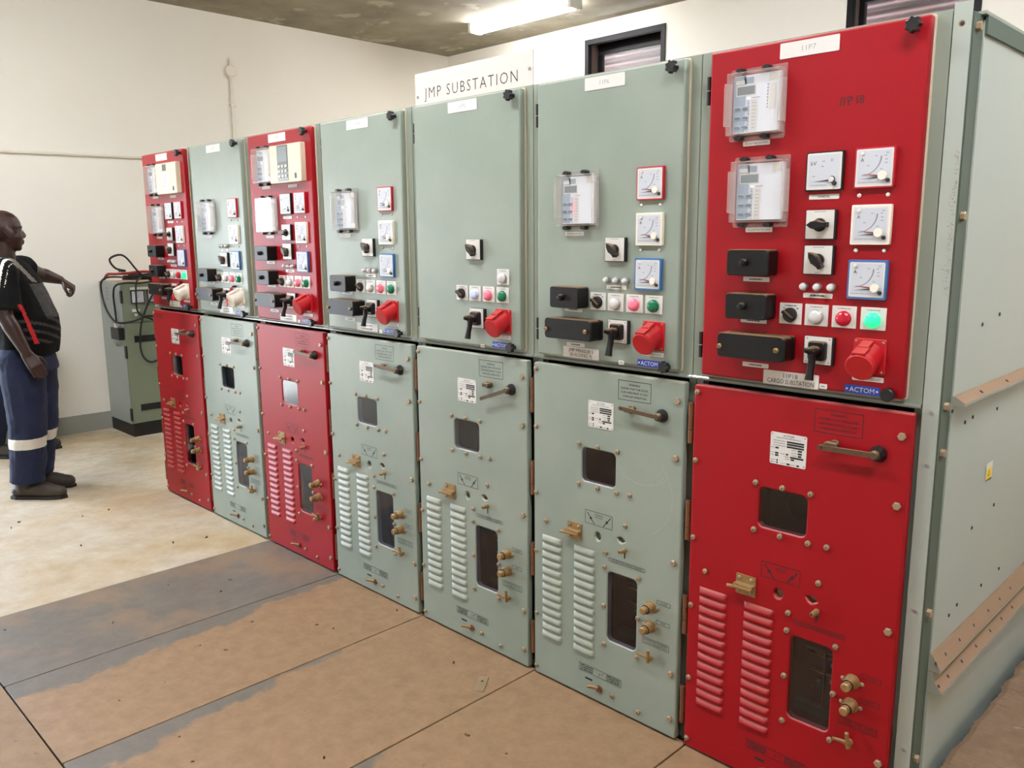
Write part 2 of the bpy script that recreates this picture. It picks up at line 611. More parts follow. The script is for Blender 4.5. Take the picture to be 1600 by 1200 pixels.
# windows in the back wall
for i, (x0, x1) in enumerate(WIN):
    root = put('window_%d' % (i + 1), None, kind='structure')
    g = G(XYZ)
    t = .045
    for b in ((x0, x0 + t, WZ0, WZ1), (x1 - t, x1, WZ0, WZ1), (x0 + t, x1 - t, WZ1 - t, WZ1), (x0 + t, x1 - t, WZ0, WZ0 + t)):
        g.box(b[0], b[1], YB - .012, YB + .04, b[2], b[3], 'winframe')
    put('outer_frame', g.mesh('outer_frame', False), root)
    g = G(XYZ)
    for b in ((x0, x0 + .012, YB + .04, YB + .25, WZ0, WZ1), (x1 - .012, x1, YB + .04, YB + .25, WZ0, WZ1),
              (x0, x1, YB + .04, YB + .25, WZ1 - .012, WZ1), (x0, x1, YB + .04, YB + .25, WZ0, WZ0 + .012)):
        g.box(*b, 'reveal')
    put('reveal', g.mesh('reveal', False), root)
    g = G(XYZ)
    for b in ((x0 + .012, x0 + .05, WZ0, WZ1), (x1 - .05, x1 - .012, WZ0, WZ1), (x0 + .05, x1 - .05, WZ1 - .11, WZ1 - .012),
              (x0 + .05, x1 - .05, WZ0 + .012, WZ0 + .05)):
        g.box(b[0], b[1], YB + .18, YB + .23, b[2], b[3], 'winframe')
    put('inner_frame', g.mesh('inner_frame', False), root)
    g = G(XYZ)
    g.box(x0 + .05, x1 - .05, YB + .2, YB + .205, WZ0 + .05, WZ1 - .11, M['dustyglass'])
    put('pane', g.mesh('pane', False), root)
    # corrugated sheet cladding just outside
    g = G(XYZ)
    nz = 120
    vs, fs = [], []
    for k in range(nz + 1):
        z = 2.4 + k * 1.3 / nz
        y = YB + .62 + .022 * sin(z * 2 * pi / .085)
        vs += [(x0 - .5, y, z), (x1 + .7, y, z)]
    for k in range(nz):
        fs.append((2 * k, 2 * k + 1, 2 * k + 3, 2 * k + 2))
    g.add(vs, fs, 'corr')
    g.box(x0 - .5, x1 + .7, YB + .66, YB + .68, 2.4, 3.7, 'corr')
    g.box(x0 - .5, x1 + .7, YB + .25, YB + .7, 3.60, 3.66, 'corr')  # unseen eave added to keep sky light off the sheet
    put('corrugated_sheet', g.mesh('corrugated_sheet', True, 1.2), root)

# ceiling fluorescent fittings; all but the first are unseen, placed to light the panels
lampme = {}
g = G(XYZ)
g.box(-.62, .62, -.055, .055, H - .04 - H, 0, 'fitting')
g.box(-.635, -.6, -.075, .075, -.085, 0, 'fitting')
g.box(.6, .635, -.075, .075, -.085, 0, 'fitting')
lampme['housing'] = g.mesh('housing', False)
g = G(XYZ)
pts = [(-.07, -.035), (-.062, -.075), (-.03, -.09), (.03, -.09), (.062, -.075), (.07, -.035)]
vs = [(x, a, b) for x in (-.6, .6) for a, b in pts]
fs = [(i, i + 1, i + 7, i + 6) for i in range(5)] + [(0, 6, 11, 5), (5, 4, 3, 2, 1, 0), (6, 7, 8, 9, 10, 11)]
g.add(vs, fs, 'tube')
lampme['diffuser'] = g.mesh('diffuser', True)
lampme['dim'] = lampme['diffuser'].copy()
lampme['dim'].materials[0] = M['tubedim']
LAMPS = [(-.26, 3.55), (3.1, 1.5), (5.9, 1.0), (-.3, -1.45), (2.6, -1.35), (5.4, -1.3)]
for i, (x, y) in enumerate(LAMPS):
    r = empty('ceiling_light', (x, y, H), 'white fluorescent batten on the concrete ceiling, in the corner above the sign' if i == 0 else
  'unseen white fluorescent batten on the ceiling ' + ('', 'behind the middle of the switchgear row', 'above the end cover of the row', 'above the open doorway',
              'above the aisle in front of the meterless panel', 'above the aisle in front of the CARGO SUBSTATION panel')[i], 'lamp',
              'fluorescent battens on the ceiling')
    put('housing', lampme['housing'], r)
    put('diffuser', lampme['diffuser' if i else 'dim'], r)

# ------------------------------------------------------------------ floor plates
g = None
PX = [1.306, 1.965, 2.604, 3.262, 3.925, 4.585]
PL = ['bare dark grey steel floor plate in front of the middle red panel',
      'dusty steel floor plate with a dark bare strip, beside the bare grey plate',
      'dusty steel floor plate in front of the panel that has no meters',
      'dusty brown steel floor plate in front of the MINISUB panel',
      'dusty brown steel floor plate in front of the CARGO SUBSTATION panel']
for i in range(5):
    x0, x1 = PX[i] + .003, PX[i + 1] - .003
    hx, hy = (x1 - x0) / 2, 1.442 / 2
    g = G(XYZ)
    g.prism(rrect(-hx, hx, -hy, hy, .004, 1), -.012, .004, PLATEG if i == 0 else PLATED(plate_cut((0, -.005, -.085, -.13, -.16)[i])), .002)
    g.box(-hx + .02, hx - .02, -hy + .02, hy - .02, -.035, -.012, 'inside')
    put('floor_plate', g.mesh('floor_plate', False), None, ((x0 + x1) / 2, -1.447 + hy, 0), label=PL[i], cat='floor plate',
        group='steel trench plates in front of the row')
g = G(XYZ)
g.prism(rrect(-.018, .018, -.05, .05, .003, 1), 0, .004, 'steel', .001)
g.cyl(0, .015, .005, .004, .0045, 'ink', 8)
put('metal_strip', g.mesh('metal_strip', False), None, (3.195, -.225, .004), (0, 0, .62),
    'small flat metal strip lying on the dusty plate', 'metal strip')
g = G(XYZ)
c0 = [(0.055 * cos(t) * (1 + .08 * sin(3 * t)), 0.03 * sin(t), .003 + .004 * abs(sin(t * 1.5))) for t in [i * 5.6 / 26 for i in range(27)]]
g.tube(c0, .0016, 'white', 5)
put('wire_loop', g.mesh('wire_loop', True), None, (2.86, -1.34, .004), (0, 0, .9), 'thin white loop of wire on the dusty plate', 'wire')
rnd = random.Random(11)
g = G(XYZ)
for k in range(45):
    x, y = rnd.uniform(-.9, 4.4), rnd.uniform(-1.4, -.06)
    if x < 1.4:
        y = rnd.uniform(-2.2, -.2)
    a, l, w_ = rnd.uniform(0, 3.1), rnd.uniform(.002, .009), rnd.uniform(.0012, .0035)
    g.box(-l, l, -w_, w_, .004 if x > 1.31 and y > -1.44 else 0, .008, 'debris' if rnd.random() < .7 else 'ink',
          Matrix.Translation((x, y, 0)) @ Matrix.Rotation(a, 4, 'Z'))
put('floor_debris', g.mesh('floor_debris', False), label='small scraps and chips scattered over the floor', cat='debris', kind='stuff')

# ------------------------------------------------------------------ switchgear panels
PW = .65
DF = .03      # door face stands this far out of the frame


def door_mesh(name, u0, u1, v0, v1, th, m, holes=(), bev=.006):
    c = bpy.data.curves.new(name, 'CURVE')
    c.dimensions = '2D'
    c.fill_mode = 'BOTH'
    c.extrude = th / 2 - bev
    c.bevel_depth = bev
    c.bevel_resolution = 2
    c.resolution_u = 2
    c.offset = -bev
    for pts in [rrect(u0, u1, v0, v1, .006, 2)] + [list(reversed(h)) for h in holes]:
        sp = c.splines.new('POLY')
        sp.points.add(len(pts) - 1)
        for q, (u, v) in zip(sp.points, pts):
            q.co = (u, v, 0, 1)
        sp.use_cyclic_u = True
    o = bpy.data.objects.new(name, c)
    src = o.to_mesh()
    g = G()
    g.add([(v.co.x, v.co.y, v.co.z + DF - th / 2) for v in src.vertices], [tuple(p.vertices) for p in src.polygons], m)
    o.to_mesh_clear()
    bpy.data.objects.remove(o)
    bpy.data.curves.remove(c)
    return g.mesh(name, True, 0.5)


ME = {}
W1 = rrect(.247, .388, .792, .907, .016, 4)
W2 = rrect(.362, .482, .255, .501, .016, 4)
HOLE = [(.318 + .013 * cos(2 * pi * i / 14), .610 + .015 * sin(2 * pi * i / 14)) for i in range(14)]
KEY = [(.398, .626), (.406, .630), (.414, .633), (.424, .629), (.432, .620), (.424, .615), (.415, .611), (.406, .615)]
KEY = list(reversed(KEY))
for cname in ('red', 'grey'):
    ME['upper_door', cname] = door_mesh('upper_door', .046, .614, 1.203, 2.089, .026, M[cname])
    ME['lower_door', cname] = door_mesh('lower_door', .026, .643, .012, 1.172, .026, M[cname], (W1, W2, HOLE, KEY), .005)

g = G()
g.rr(.045, .617, 1.201, 2.0925, .001, .0055, 'cream', .006)
ME['seal'] = g.mesh('door_seal', True)

g = G(XYZ)
D = 1.6
for b in ((.0015, .006, .031, D, 0, 2.097), (.644, .6485, .031, D, 0, 2.097), (.006, .644, .02, D, 2.092, 2.097), (.006, .644, .03, D, 0, .01),
          (.006, .644, D - .005, D, .01, 2.092), (.0015, .6485, 0, .03, 1.192, 2.097), (.0015, .024, .02, .05, 0, 1.19),
          (.626, .6485, .02, .05, 0, 1.19), (.006, .644, .03, .3, 1.176, 1.19)):
    g.box(*b, 'frame')
for b in ((.006, .644, .38, .385, .01, 1.176), (.0062, .024, .05, .38, .01, 1.176), (.626, .6438, .05, .38, .01, 1.176),
          (.024, .626, .05, .38, .01, .012), (.024, .626, .05, .38, 1.17, 1.176), (.0005, .03, .0, .02, 0, .004)):
    g.box(*b, 'inside')
ME['body'] = g.mesh('body', False)
g = G()
g.tube([(.0015, 1.187, .001), (.6485, 1.187, .001)], .0065, 'railpaint', 10)
ME['rail'] = g.mesh('rail', True)

# small hardware
g = G()
g.lathe(0, 0, [(.0085, 0), (.0085, .003), (.0068, .0065), (.003, .0078)], 'bolt', 10)
g.cyl(0, 0, .0022, .0078, .0081, 'ink', 6)
ME['bolt'] = g.mesh('bolt')
g = G()
g.cyl(0, 0, .0105, 0, .008, 'bolt', 6, .0015)
ME['hexbolt'] = g.mesh('hexbolt')
g = G()
g.lathe(0, 0, [(.005, 0), (.005, .002), (.003, .0035)], 'white', 8)
ME['screw'] = g.mesh('screw')
g = G()
n = 9
prof = []
HL, HH, DP = .047, .020, .0085
vs, fs = [], []
cols = [(-HL, 0), (-HL + .003, .55), (-HL + .009, .9), (-HL + .016, 1), (HL - .016, 1), (HL - .009, .9), (HL - .003, .55), (HL, 0)]
rows = [(HH / 2, 0.0), (HH / 2 - .003, .35), (0.002, .72), (-HH / 2 + .004, .97), (-HH / 2 + .0015, 1.0), (-HH / 2, .85), (-HH / 2, .0)]
for u, k in cols:
    for v, d in rows:
        vs.append((u, v, max(0.0, d * DP * k)))
for i in range(len(cols) - 1):
    for j in range(len(rows) - 1):
        a = i * len(rows) + j
        fs.append((a, a + 1, a + len(rows) + 1, a + len(rows)))
for cname in ('red', 'grey'):
    g = G()
    g.add(vs, fs, cname)
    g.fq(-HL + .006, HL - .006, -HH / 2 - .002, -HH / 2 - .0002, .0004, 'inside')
    ME['louver', cname] = g.mesh('louver', True, 0.9)

g = G()
star = []
for i in range(56):
    a = 2 * pi * i / 56
    star.append(((.0165 + .0022 * cos(7 * a)) * cos(a), (.0165 + .0022 * cos(7 * a)) * sin(a)))
g.cyl(0, 0, .008, 0, .02, 'blackclean', 10)
g.prism(star, .016, .032, 'blackclean', .002)
ME['star_knob'] = g.mesh('star_knob')
g = G()
g.cyl(0, 0, .009, 0, .012, 'blackclean', 10)
g.cyl(0, 0, .0165, .01, .024, 'blackclean', 20, .002)
ME['round_knob'] = g.mesh('round_knob')

g = G(XYZ)
g.box(-.006, .006, -.012, .006, -.037, .037, 'blackclean')
g.tube([(-.004, -.014, -.037), (-.004, -.014, .037)], .006, 'blackclean', 8)
g.box(-.011, .003, -.0205, -.0075, -.001, .001, 'silver')
ME['black_hinge'] = g.mesh('door_hinge')
g = G(XYZ)
g.tube([(0, -.012, -.062), (0, -.012, -.021)], .0085, 'hinge', 8)
g.tube([(0, -.012, -.0195), (0, -.012, .0215)], .0085, 'hinge', 8)
g.tube([(0, -.012, .0225), (0, -.012, .062)], .0085, 'hinge', 8)
g.box(-.0095, .0095, -.009, -.003, -.062, .062, 'hinge')
ME['brown_hinge'] = g.mesh('door_hinge')

# latch
g = G()
g.rr(-.031, .031, -.03, .03, 0, .003, 'brown', .002)
g.box(-.026, .030, -.004, -.0005, .003, .03, 'brown')
g.prism([(-.031, -.003), (.031, -.003), (.029, .006), (-.029, .006)], .003, .022, 'brown')
g.tube([(-.006, -.006, .016), (-.03, -.007, .018), (-.05, -.009, .02)], .0055, 'brown', 8)
for u, v in ((-.02, .02), (.018, .02), (-.02, -.019), (.018, -.019)):
    g.lathe(u, v, [(.0055, .003), (.0055, .005), (.003, .007)], 'bolt', 8)
ME['latch'] = g.mesh('latch')
# pointer stud above the slot
g = G()
g.fq(-.0028, .0028, -.03, -.004, .0005, 'ink')
g.tube([(0, 0, 0), (0, 0, .012), (-.003, -.002, .026)], [.009, .0085, .0065], 'brown', 10)
g.cyl(-.003, -.002, .0035, .026, .0265, 'ink', 8)
ME['lever_stud'] = g.mesh('indicator_stud')
# close / trip push button
g = G()
g.lathe(0, 0, [(.0205, 0), (.0205, .003), (.0165, .004), (.0165, .028), (.015, .031)], 'brown', 16)
g.lathe(0, 0, [(.0125, .03), (.0125, .046), (.010, .049)], 'brown', 14)
g.tube([(0, 0, .029), (0, 0, .031)], .0155, 'ink', 14)
for u in (-.0255, .0255):
    g.lathe(u, .001, [(.006, 0), (.006, .003), (.003, .005)], 'bolt', 8)
ME['push_rod'] = g.mesh('push_button')
g = G()
g.tube([(0, -.022, .014), (0, .0, .016), (.001, .022, .018)], [.0065, .006, .0055], 'brown', 8)
g.tube([(0, -.012, .01), (-.018, -.003, .02), (-.034, .004, .03)], [.006, .005, .004], 'brown', 8)
g.cyl(0, -.01, .009, 0, .016, 'brown', 10)
ME['small_lever'] = g.mesh('small_lever')
g = G()
g.cyl(.012, -.003, .013, 0, .006, 'hinge', 12, .001)
g.tube([(.010, 0, .006), (-.006, .006, .022), (-.016, .008, .034)], [.0065, .0055, .005], 'brown', 8)
g.fq(-.05, -.018, .012, .019, .0005, 'ink')
ME['foot_lever'] = g.mesh('foot_lever')
# door handle boss / keeper
g = G()
g.lathe(0, 0, [(.021, 0), (.021, .006), (.017, .012), (.015, .02)], 'blackclean', 18)
g.lathe(0, 0, [(.0125, .02), (.0125, .030), (.009, .034)], 'handle', 12)
ME['handle_boss'] = g.mesh('handle_boss')
g = G()
g.tube([(0, 0, 0), (0, 0, .014)], .013, 'handle', 12)
g.rr(-.022, .014, -.008, .009, .010, .026, 'handle', .006, .004)
g.fq(-.014, 0, -.0015, .0015, .0265, 'ink')
ME['keeper'] = g.mesh('handle_keeper')
g = G()
g.prism(rrect(-.146, .012, -.0065, .0065, .005), .024, .031, 'handle', .001)
g.cyl(-.134, 0, .003, .031, .0314, 'ink', 8)
ME['handle_lever'] = g.mesh('handle_lever')


# prints on the lower door
def prints(k):
    ink = 'ink'
    w = DF + .0006
    out = {}
    g = G()
    g.outline(.396, .523, 1.090, 1.153, .0016, w, ink)
    for i, s in enumerate(('WARNING', 'ENSURE THAT THE DOOR', 'IS SECURED PRIOR TO ANY', 'CARRIAGE OPERATION')):
        g.text(s, .4595, 1.1405 - i * .0125, .0062, w, ink, .104)
    out['warning_print'] = g
    g = G()
    g.outline(.264, .380, .647, .694, .0016, w, ink)
    for c, d in ((.289, -1), (.357, 1)):
        g.line((c - .015, .668 - d * .018), (c + .015, .668 + d * .018), .003, w, ink)
        g.add([(c - .006, .668, w + .0002), (c, .662, w + .0002), (c + .006, .668, w + .0002), (c, .674, w + .0002)], [(0, 1, 2, 3)], ink)
    g.text('CARRIAGE', .322, .684, .0052, w, ink, .04)
    g.text('POSITION', .322, .676, .0052, w, ink, .034)
    out['position_print'] = g
    g = G()
    g.outline(.368, .513, .538, .5505, .0014, w, ink)
    g.text('ACCESS FOR SPRING CHARGE', .4405, .5443, .0064, w, ink, .132)
    out['access_print'] = g
    g = G()
    g.outline(.562, .614, .449, .463, .0014, w, ink)
    g.text('CLOSE', .588, .456, .0066, w, ink)
    out['close_print'] = g
    g = G()
    g.outline(.561, .613, .381, .395, .0014, w, ink)
    g.text('TRIP', .587, .388, .0066, w, ink)
    out['trip_print'] = g
    g = G()
    g.outline(.510, .612, .2985, .321, .0014, w, ink)
    g.text('ROTATE 90 TO ALIGN', .561, .3147, .0062, w, ink, .09)
    g.text('CLOSE/TRIP BUTTONS', .561, .3052, .0062, w, ink, .09)
    out['rotate_print'] = g
    g = G()
    g.outline(.242, .427, .102, .131, .0016, w, ink)
    for side in (.277, .392):
        for i in range(3):
            g.scrawl(side, .1245 - i * .0078, .056, .0046, w, ink, k * 7 + i)
    g.line((.335, .121), (.331, .108), .0015, w, ink)
    g.line((.341, .118), (.352, .124), .0015, w, ink)
    out['instruction_print'] = g
    return {n: q.mesh(n, False) for n, q in out.items()}


PRINTS = prints(1)


def rating_plate():
    g = G()
    g.prism(rrect(-.052, .052, -.0445, .0445, .003, 1), 0, .0014, 'white')
    w = .0019
    g.text('ACTOM', 0, .0375, .0062, w, 'ink')
    g.scrawl(0, .0305, .07, .0022, w, 'inkgrey', 4)
    for i, y in enumerate((.022, .0155, .0085)):
        g.scrawl(-.026, y, .034, .0022, w, 'inkgrey', 20 + i)
        g.fq(-.004, .045, y - .0024, y + .0024, w, 'ink')
    rows = [(.0015, [(-.032, .010), (.034, .012)]), (-.006, [(.034, .012)]), (-.013, [(-.032, .010), (-.002, .006), (.034, .010)]),
            (-.0195, [(-.032, .01), (.026, .038)]), (-.0255, [(.014, .01)]), (-.033, [(-.03, .004)]), (-.0395, [(-.03, .004), (.002, .01), (.03, .008)])]
    for y, bs in rows:
        for c, l in bs:
            g.fq(c - l / 2, c + l / 2, y - .0024, y + .0024, w, 'ink')
            g.scrawl(c - l / 2 - .01, y, .014, .002, w, 'inkgrey', int(y * 9999) + int(c * 999))
    for u in (-.047, .047):
        for v in (-.039, .039):
            g.cyl(u, v, .0022, .0014, .0022, 'inkgrey', 6)
    return g.mesh('rating_plate', False)


ME['rating_plate'] = rating_plate()


def label_plate(name, wd, ht, lines, m='white', ink='ink', th=.0016, hl=None, thin=0.0, dots=False, asp=1.0):
    """an engraved plate; a line given as None or a number is print too small to read"""
    g = G()
    g.prism(rrect(-wd / 2, wd / 2, -ht / 2, ht / 2, .0015, 1), 0, th, m)
    n = len(lines)
    for i, s in enumerate(lines):
        cv = ht * (0.5 - (i + .5) / n) if n == 1 else ht * .84 * (0.5 - (i + .5) / n)
        h = hl or ht * .5 / n
        if isinstance(s, (int, float)):
            g.scrawl(0, cv, wd * .5, h * .55, th + .0005, ink, int(s))
        else:
            g.text(s, 0, cv, h, th + .0005, ink, wd * .84, thin, asp=asp)
    if dots:
        for u in (-wd / 2 + .006, wd / 2 - .006):
            g.cyl(u, 0, .0028, th, th + .001, 'white', 8)
    return g.mesh(name, False)


# ---- devices: (mesh, [sub-parts]) built round their own middle, w = 0 on the door face
def dial_mesh(kind):
    g = G()
    g.prism(rrect(-.043, .043, -.042, .042, .002, 1), .0095, .0115, 'white')
    w = .0118
    g.fq(-.0395, .0395, -.0385, .0395, w, 'dial')
    w += .0003
    cx, cy, R = .020, -.022, .047
    if kind == 'A':
        arc = [(cx + (R + .006) * cos(a) - .0, cy + (R + .006) * sin(a)) for a in [radians(88 + i * 84 / 16) for i in range(17)]]
        # scale sweeps from the hub's far side up to the top
        arc = [(.016 - .045 * (1 - cos(t)) - .0, .026 - .044 * sin(t)) for t in [i * pi / 2 / 14 for i in range(15)]]
        for i in range(14):
            g.line(arc[i], arc[i + 1], .0035 - .0022 * i / 14, w, 'inkgrey')
        g.text('A', -.029, .019, .0085, w, 'ink')
        for u, v in ((.004, .027), (.026, .027), (.030, .033), (.028, .018), (.028, .010), (.018, -.004), (-.014, .005)):
            g.scrawl(u, v, .006, .0022, w, 'inkgrey', int(abs(u) * 999))
        g.scrawl(-.012, -.034, .05, .0016, w, 'inkgrey', 5)
    else:
        g.text('kV', -.027, .020, .010, w, 'ink')
        for u, v in ((-.002, .024), (.020, .024), (-.004, .012), (-.026, -.012), (.02, .028)):
            g.scrawl(u, v, .006, .0026, w, 'inkgrey', int(abs(u) * 999))
        g.scrawl(-.012, -.034, .04, .0016, w, 'inkgrey', 5)
    return g.mesh('dial', False)


def needle(a, b, t, m, w=.0135):
    g = G()
    d = Vector((b[0] - a[0], b[1] - a[1])).normalized()
    n = Vector((-d.y, d.x)) * t
    g.add([(a[0] - n.x, a[1] - n.y, w), (a[0] + n.x, a[1] + n.y, w), (b[0], b[1], w)], [(2, 1, 0)], m)
    return g.mesh('needle', False)


def meter_meshes(frame, kind):
    g = G()
    ring = {'redmeter': .044, 'bluemeter': .0425, 'creampl': .0435, 'blackclean': .0445}[frame]
    g.prism(rrect(-.048, .048, -.048, .048, .003, 2), 0, .011, frame, .0015)
    g.prism(rrect(-ring, ring, -ring, ring, .002, 1), .011, .0112, 'white')
    out = [('dial', dial_mesh(kind))]
    if kind == 'A':
        out.append(('needle', needle((.018, -.022), (-.034, -.0265), .0018, 'ink')))
        out.append(('needle', needle((.018, -.0205), (-.03, -.014), .0022, 'redneedle', .0138)))
    else:
        out.append(('needle', needle((.018, -.0225), (-.032, -.0255), .0018, 'ink')))
    h = G()
    if kind == 'A':
        h.cyl(.0215, -.020, .0105, .0118, .018, 'creampl', 16, .001)
        h.cyl(.0345, -.031, .005, .0118, .016, 'ink', 10, .001)
    else:
        h.cyl(.0215, -.021, .0085, .0118, .013, 'ink', 16)
        h.cyl(.0215, -.021, .007, .013, .0175, 'white', 16, .001)
        h.cyl(.029, -.031, .0055, .0118, .016, 'ink', 10, .001)
    out.append(('hub', h.mesh('hub')))
    if kind == 'A':
        h = G()
        h.lathe(-.029, .0335, [(.0052, .0118), (.0052, .014), (.002, .0155)], 'white', 10)
        out.append(('zero_screw', h.mesh('zero_screw')))
    return g.mesh('meter'), out


def relay_meshes(led='ledwhite', second_column=False, light=False):
    g = G()
    face = 'relay'
    g.prism(rrect(-.066, .068, -.072, .074, .002, 1), 0, .012, face)
    w = .0124
    g.fq(-.066, -.030, -.070, .072, w, 'relayblue')
    g.fq(-.036, -.008, .052, .068, w, 'relayblue')
    g.fq(-.060, -.034, .052, .062, w + .0003, 'white')
    g.outline(-.058, -.001, .022, .049, .003, w + .0003, 'white')
    g.fq(-.028, -.018, -.070, .012, w + .0003, 'dial')
    g.fq(-.014, .004, -.070, .011, w + .0003, 'white')
    g.fq(.036, .060, .052, .072, w + .0003, 'white')
    g.scrawl(0, .0155, .022, .002, w + .0006, 'inkgrey', 3)
    if second_column:
        g.fq(.038, .056, -.018, .047, w + .0003, 'white')
    for i in range(8):
        g.scrawl(-.005, .003 - i * .009, .010, .0014, w + .0006, 'inkgrey', 40 + i)
    base = g.mesh('relay_face', False)
    parts = []
    h = G()
    h.prism(rrect(-.055, -.004, .025, .046, .001, 1), .012, .0132, 'lcd')
    parts.append(('screen', h.mesh('screen', False), (0, 0, 0)))
    h = G()
    h.rr(-.008, .008, -.0055, .0055, .012, .0145, 'relayblue', .004, .001)
    h.outline(-.0065, .0065, -.002, .002, .0012, .0148, 'ink')
    km = h.mesh('key')
    for u in (-.052, -.030):
        for v in (-.010, -.034, -.058):
            parts.append(('key', km, (u, v, 0)))
    h = G()
    h.cyl(0, 0, .0022, .012, .0142, led, 8)
    lm = h.mesh('led')
    h = G()
    h.cyl(0, 0, .0015, .012, .0136, 'inkgrey', 8)
    lo = h.mesh('led')
    if led == 'ledred':
        for i in range(4):
            for j in range(2):
                parts.append(('led', lm, (-.022 + j * .012, -.004 - i * .012, 0)))
    else:
        parts.append(('led', lm, (-.020, .0145, 0)))
        for i in range(8):
            parts.append(('led', lo, (-.021, .003 - i * .009, 0)))
    if second_column:
        for i in range(8):
            parts.append(('led', lo, (.033, .044 - i * .008, 0)))
    h = G()
    h.prism(rrect(-.080, .080, -.092, .092, .003, 1), 0, .004, 'flange')
    parts.append(('cover_flange', h.mesh('cover_flange', False), (0, 0, 0)))
    h = G()
    # five clear sides of the dust cover, stepped hand grips at both flanks
    u0, u1, v0, v1, d = -.074, .076, -.078, .080, .036
    h.box(u0, u1, v0, v1, d - .0015, d, 'clear')
    for b in ((u0, u0 + .0015, v0, v1), (u1 - .0015, u1, v0, v1), (u0, u1, v0, v0 + .0015), (u0, u1, v1 - .0015, v1)):
        h.box(*b, .004, d - .0015, 'flange')
    for u in (u0 - .008, u1 - .002):
        h.box(u, u + .010, v0 + .025, v1 - .025, .010, .034, 'flange')
    parts.append(('clear_cover', h.mesh('clear_cover', False), (0, 0, 0)))
    h = G()
    h.prism([(.0105 * cos(a) * (1 if i % 2 else 1.1), .0064 * sin(a)) for i, a in enumerate([2 * pi * i / 8 for i in range(8)])], .004, .024, 'blackclean', .001)
    tm = h.mesh('thumb_nut')
    h = G()
    for u, v in ((-.045, .0865), (.03, .0865), (-.045, -.0855), (.03, -.0855)):
        parts.append(('thumb_nut', tm, (u, v, 0)))
    return base, parts


def beige_relay(kind):
    g = G()
    g.rr(-.136, .136, -.086, .086, 0, .028, 'beige', .005, .004)
    w = .0285
    for u in (-.11, .085):
        g.outline(u - .022, u + .022, .0, .066, .001, w, 'creampl')
        g.outline(u - .022, u + .022, -.05, -.006, .001, w, 'creampl')
    g.rr(.086, .100, -.070, -.046, .028, .030, 'blackclean', .003)
    base = g.mesh('relay_case')
    parts = []
    if kind == 3:
        h = G()
        h.rr(-.062, .030, -.078, .082, .028, .0295, 'lcddark', .003)
        parts.append(('control_plate', h.mesh('control_plate', False), (0, 0, 0)))
        h = G()
        h.prism(rrect(-.055, .023, .008, .076, .001, 1), .0295, .0302, 'lcd')
        parts.append(('screen', h.mesh('screen', False), (0, 0, 0)))
        h = G()
        h.rr(-.009, .009, -.006, .006, .0295, .033, 'white', .004, .001)
        km = h.mesh('key')
        for u in (-.045, -.016, .013):
            for v in (-.012, -.034, -.056):
                parts.append(('key', km, (u, v, 0)))
    else:
        h = G()
        h.prism(rrect(-.040, .010, .042, .078, .001, 1), .028, .0292, 'lcddark')
        parts.append(('screen', h.mesh('screen', False), (0, 0, 0)))
        h = G()
        h.prism(rrect(-.045, .015, -.060, .034, .001, 1), .028, .0288, 'relay')
        for i in range(6):
            h.scrawl(-.015, .024 - i * .013, .044, .003, .0292, 'inkgrey', 90 + i)
        parts.append(('keypad_sheet', h.mesh('keypad_sheet', False), (0, 0, 0)))
    return base, parts


def rotary_mesh(style):
    """black switch block with a white engraved front; the knob is a sub-part"""
    g = G()
    g.rr(-.040, .040, -.037, .037, 0, .012, 'blackclean', .002, .001)
    g.prism(rrect(-.037, .036, -.0345, .0365, .001, 1), .012, .0132, 'white')
    g.scrawl(0, .0325, .03, .0018, .0136, 'inkgrey', 6)
    g.scrawl(0, -.031, .012, .0018, .0136, 'inkgrey', 7)
    base = g.mesh('switch_block')
    h = G()
    h.lathe(0, 0, [(.017, .0132), (.017, .017), (.014, .019)], 'black', 16)
    h.prism([(-.027, .0), (-.016, -.008), (.0, -.012), (.014, -.007), (.025, -.006), (.025, .006), (.014, .007), (.0, .012), (-.016, .008)],
            .017, .038, 'black', .003)
    return base, [('switch_knob', h.mesh('switch_knob'))]


def trip_switch():
    g = G()
    g.rr(-.040, .040, -.037, .037, 0, .012, 'blackclean', .002, .001)
    g.prism(rrect(-.0375, .035, -.0345, .0365, .001, 1), .012, .0132, 'white')
    for u in (-.031, .029):
        for v in (-.029, .031):
            g.cyl(u, v, .002, .0132, .0138, 'inkgrey', 6)
    base = g.mesh('switch_block')
    h = G()
    h.rr(-.022, .024, -.024, .026, .0132, .030, 'black', .008, .004)
    h.tube([(.002, 0, .026), (.002, 0, .046), (.0, -.002, .056)], [.015, .013, .010], 'black', 12)
    h.tube([(.004, .006, .042), (-.004, .004, .056), (-.012, .006, .066)], [.011, .010, .006], 'black', 10)
    h.tube([(.002, -.002, .048), (.001, -.024, .048), (.002, -.048, .056), (.003, -.070, .062)], [.0105, .0095, .0095, .0115], 'black', 10)
    return base, [('pistol_grip', h.mesh('pistol_grip'))]


def socket(mname):
    g = G()
    g.rr(-.040, .040, -.044, .044, 0, .005, mname, .005, .002)
    for u in (-.033, .033):
        for v in (-.037, .037):
            g.lathe(u, v, [(.0036, .005), (.0036, .0065), (.002, .0075)], 'bolt', 8)
    T = Matrix.Translation((0, .010, .002)) @ Matrix.Rotation(radians(22), 4, 'X')
    g.lathe(0, -.008, [(.034, -.004), (.034, .045), (.0335, .05)], mname, 22, T)
    base = g.mesh('socket_body')
    h = G()
    h.lathe(0, -.008, [(.036, .05), (.0365, .053), (.0365, .062), (.033, .066)], mname, 22, T)
    h.box(-.016, .016, .024, .032, .03, .064, mname, T)
    h.box(-.013, .013, .012, .034, .0, .034, mname, T)
    return base, [('socket_lid', h.mesh('socket_lid'))]


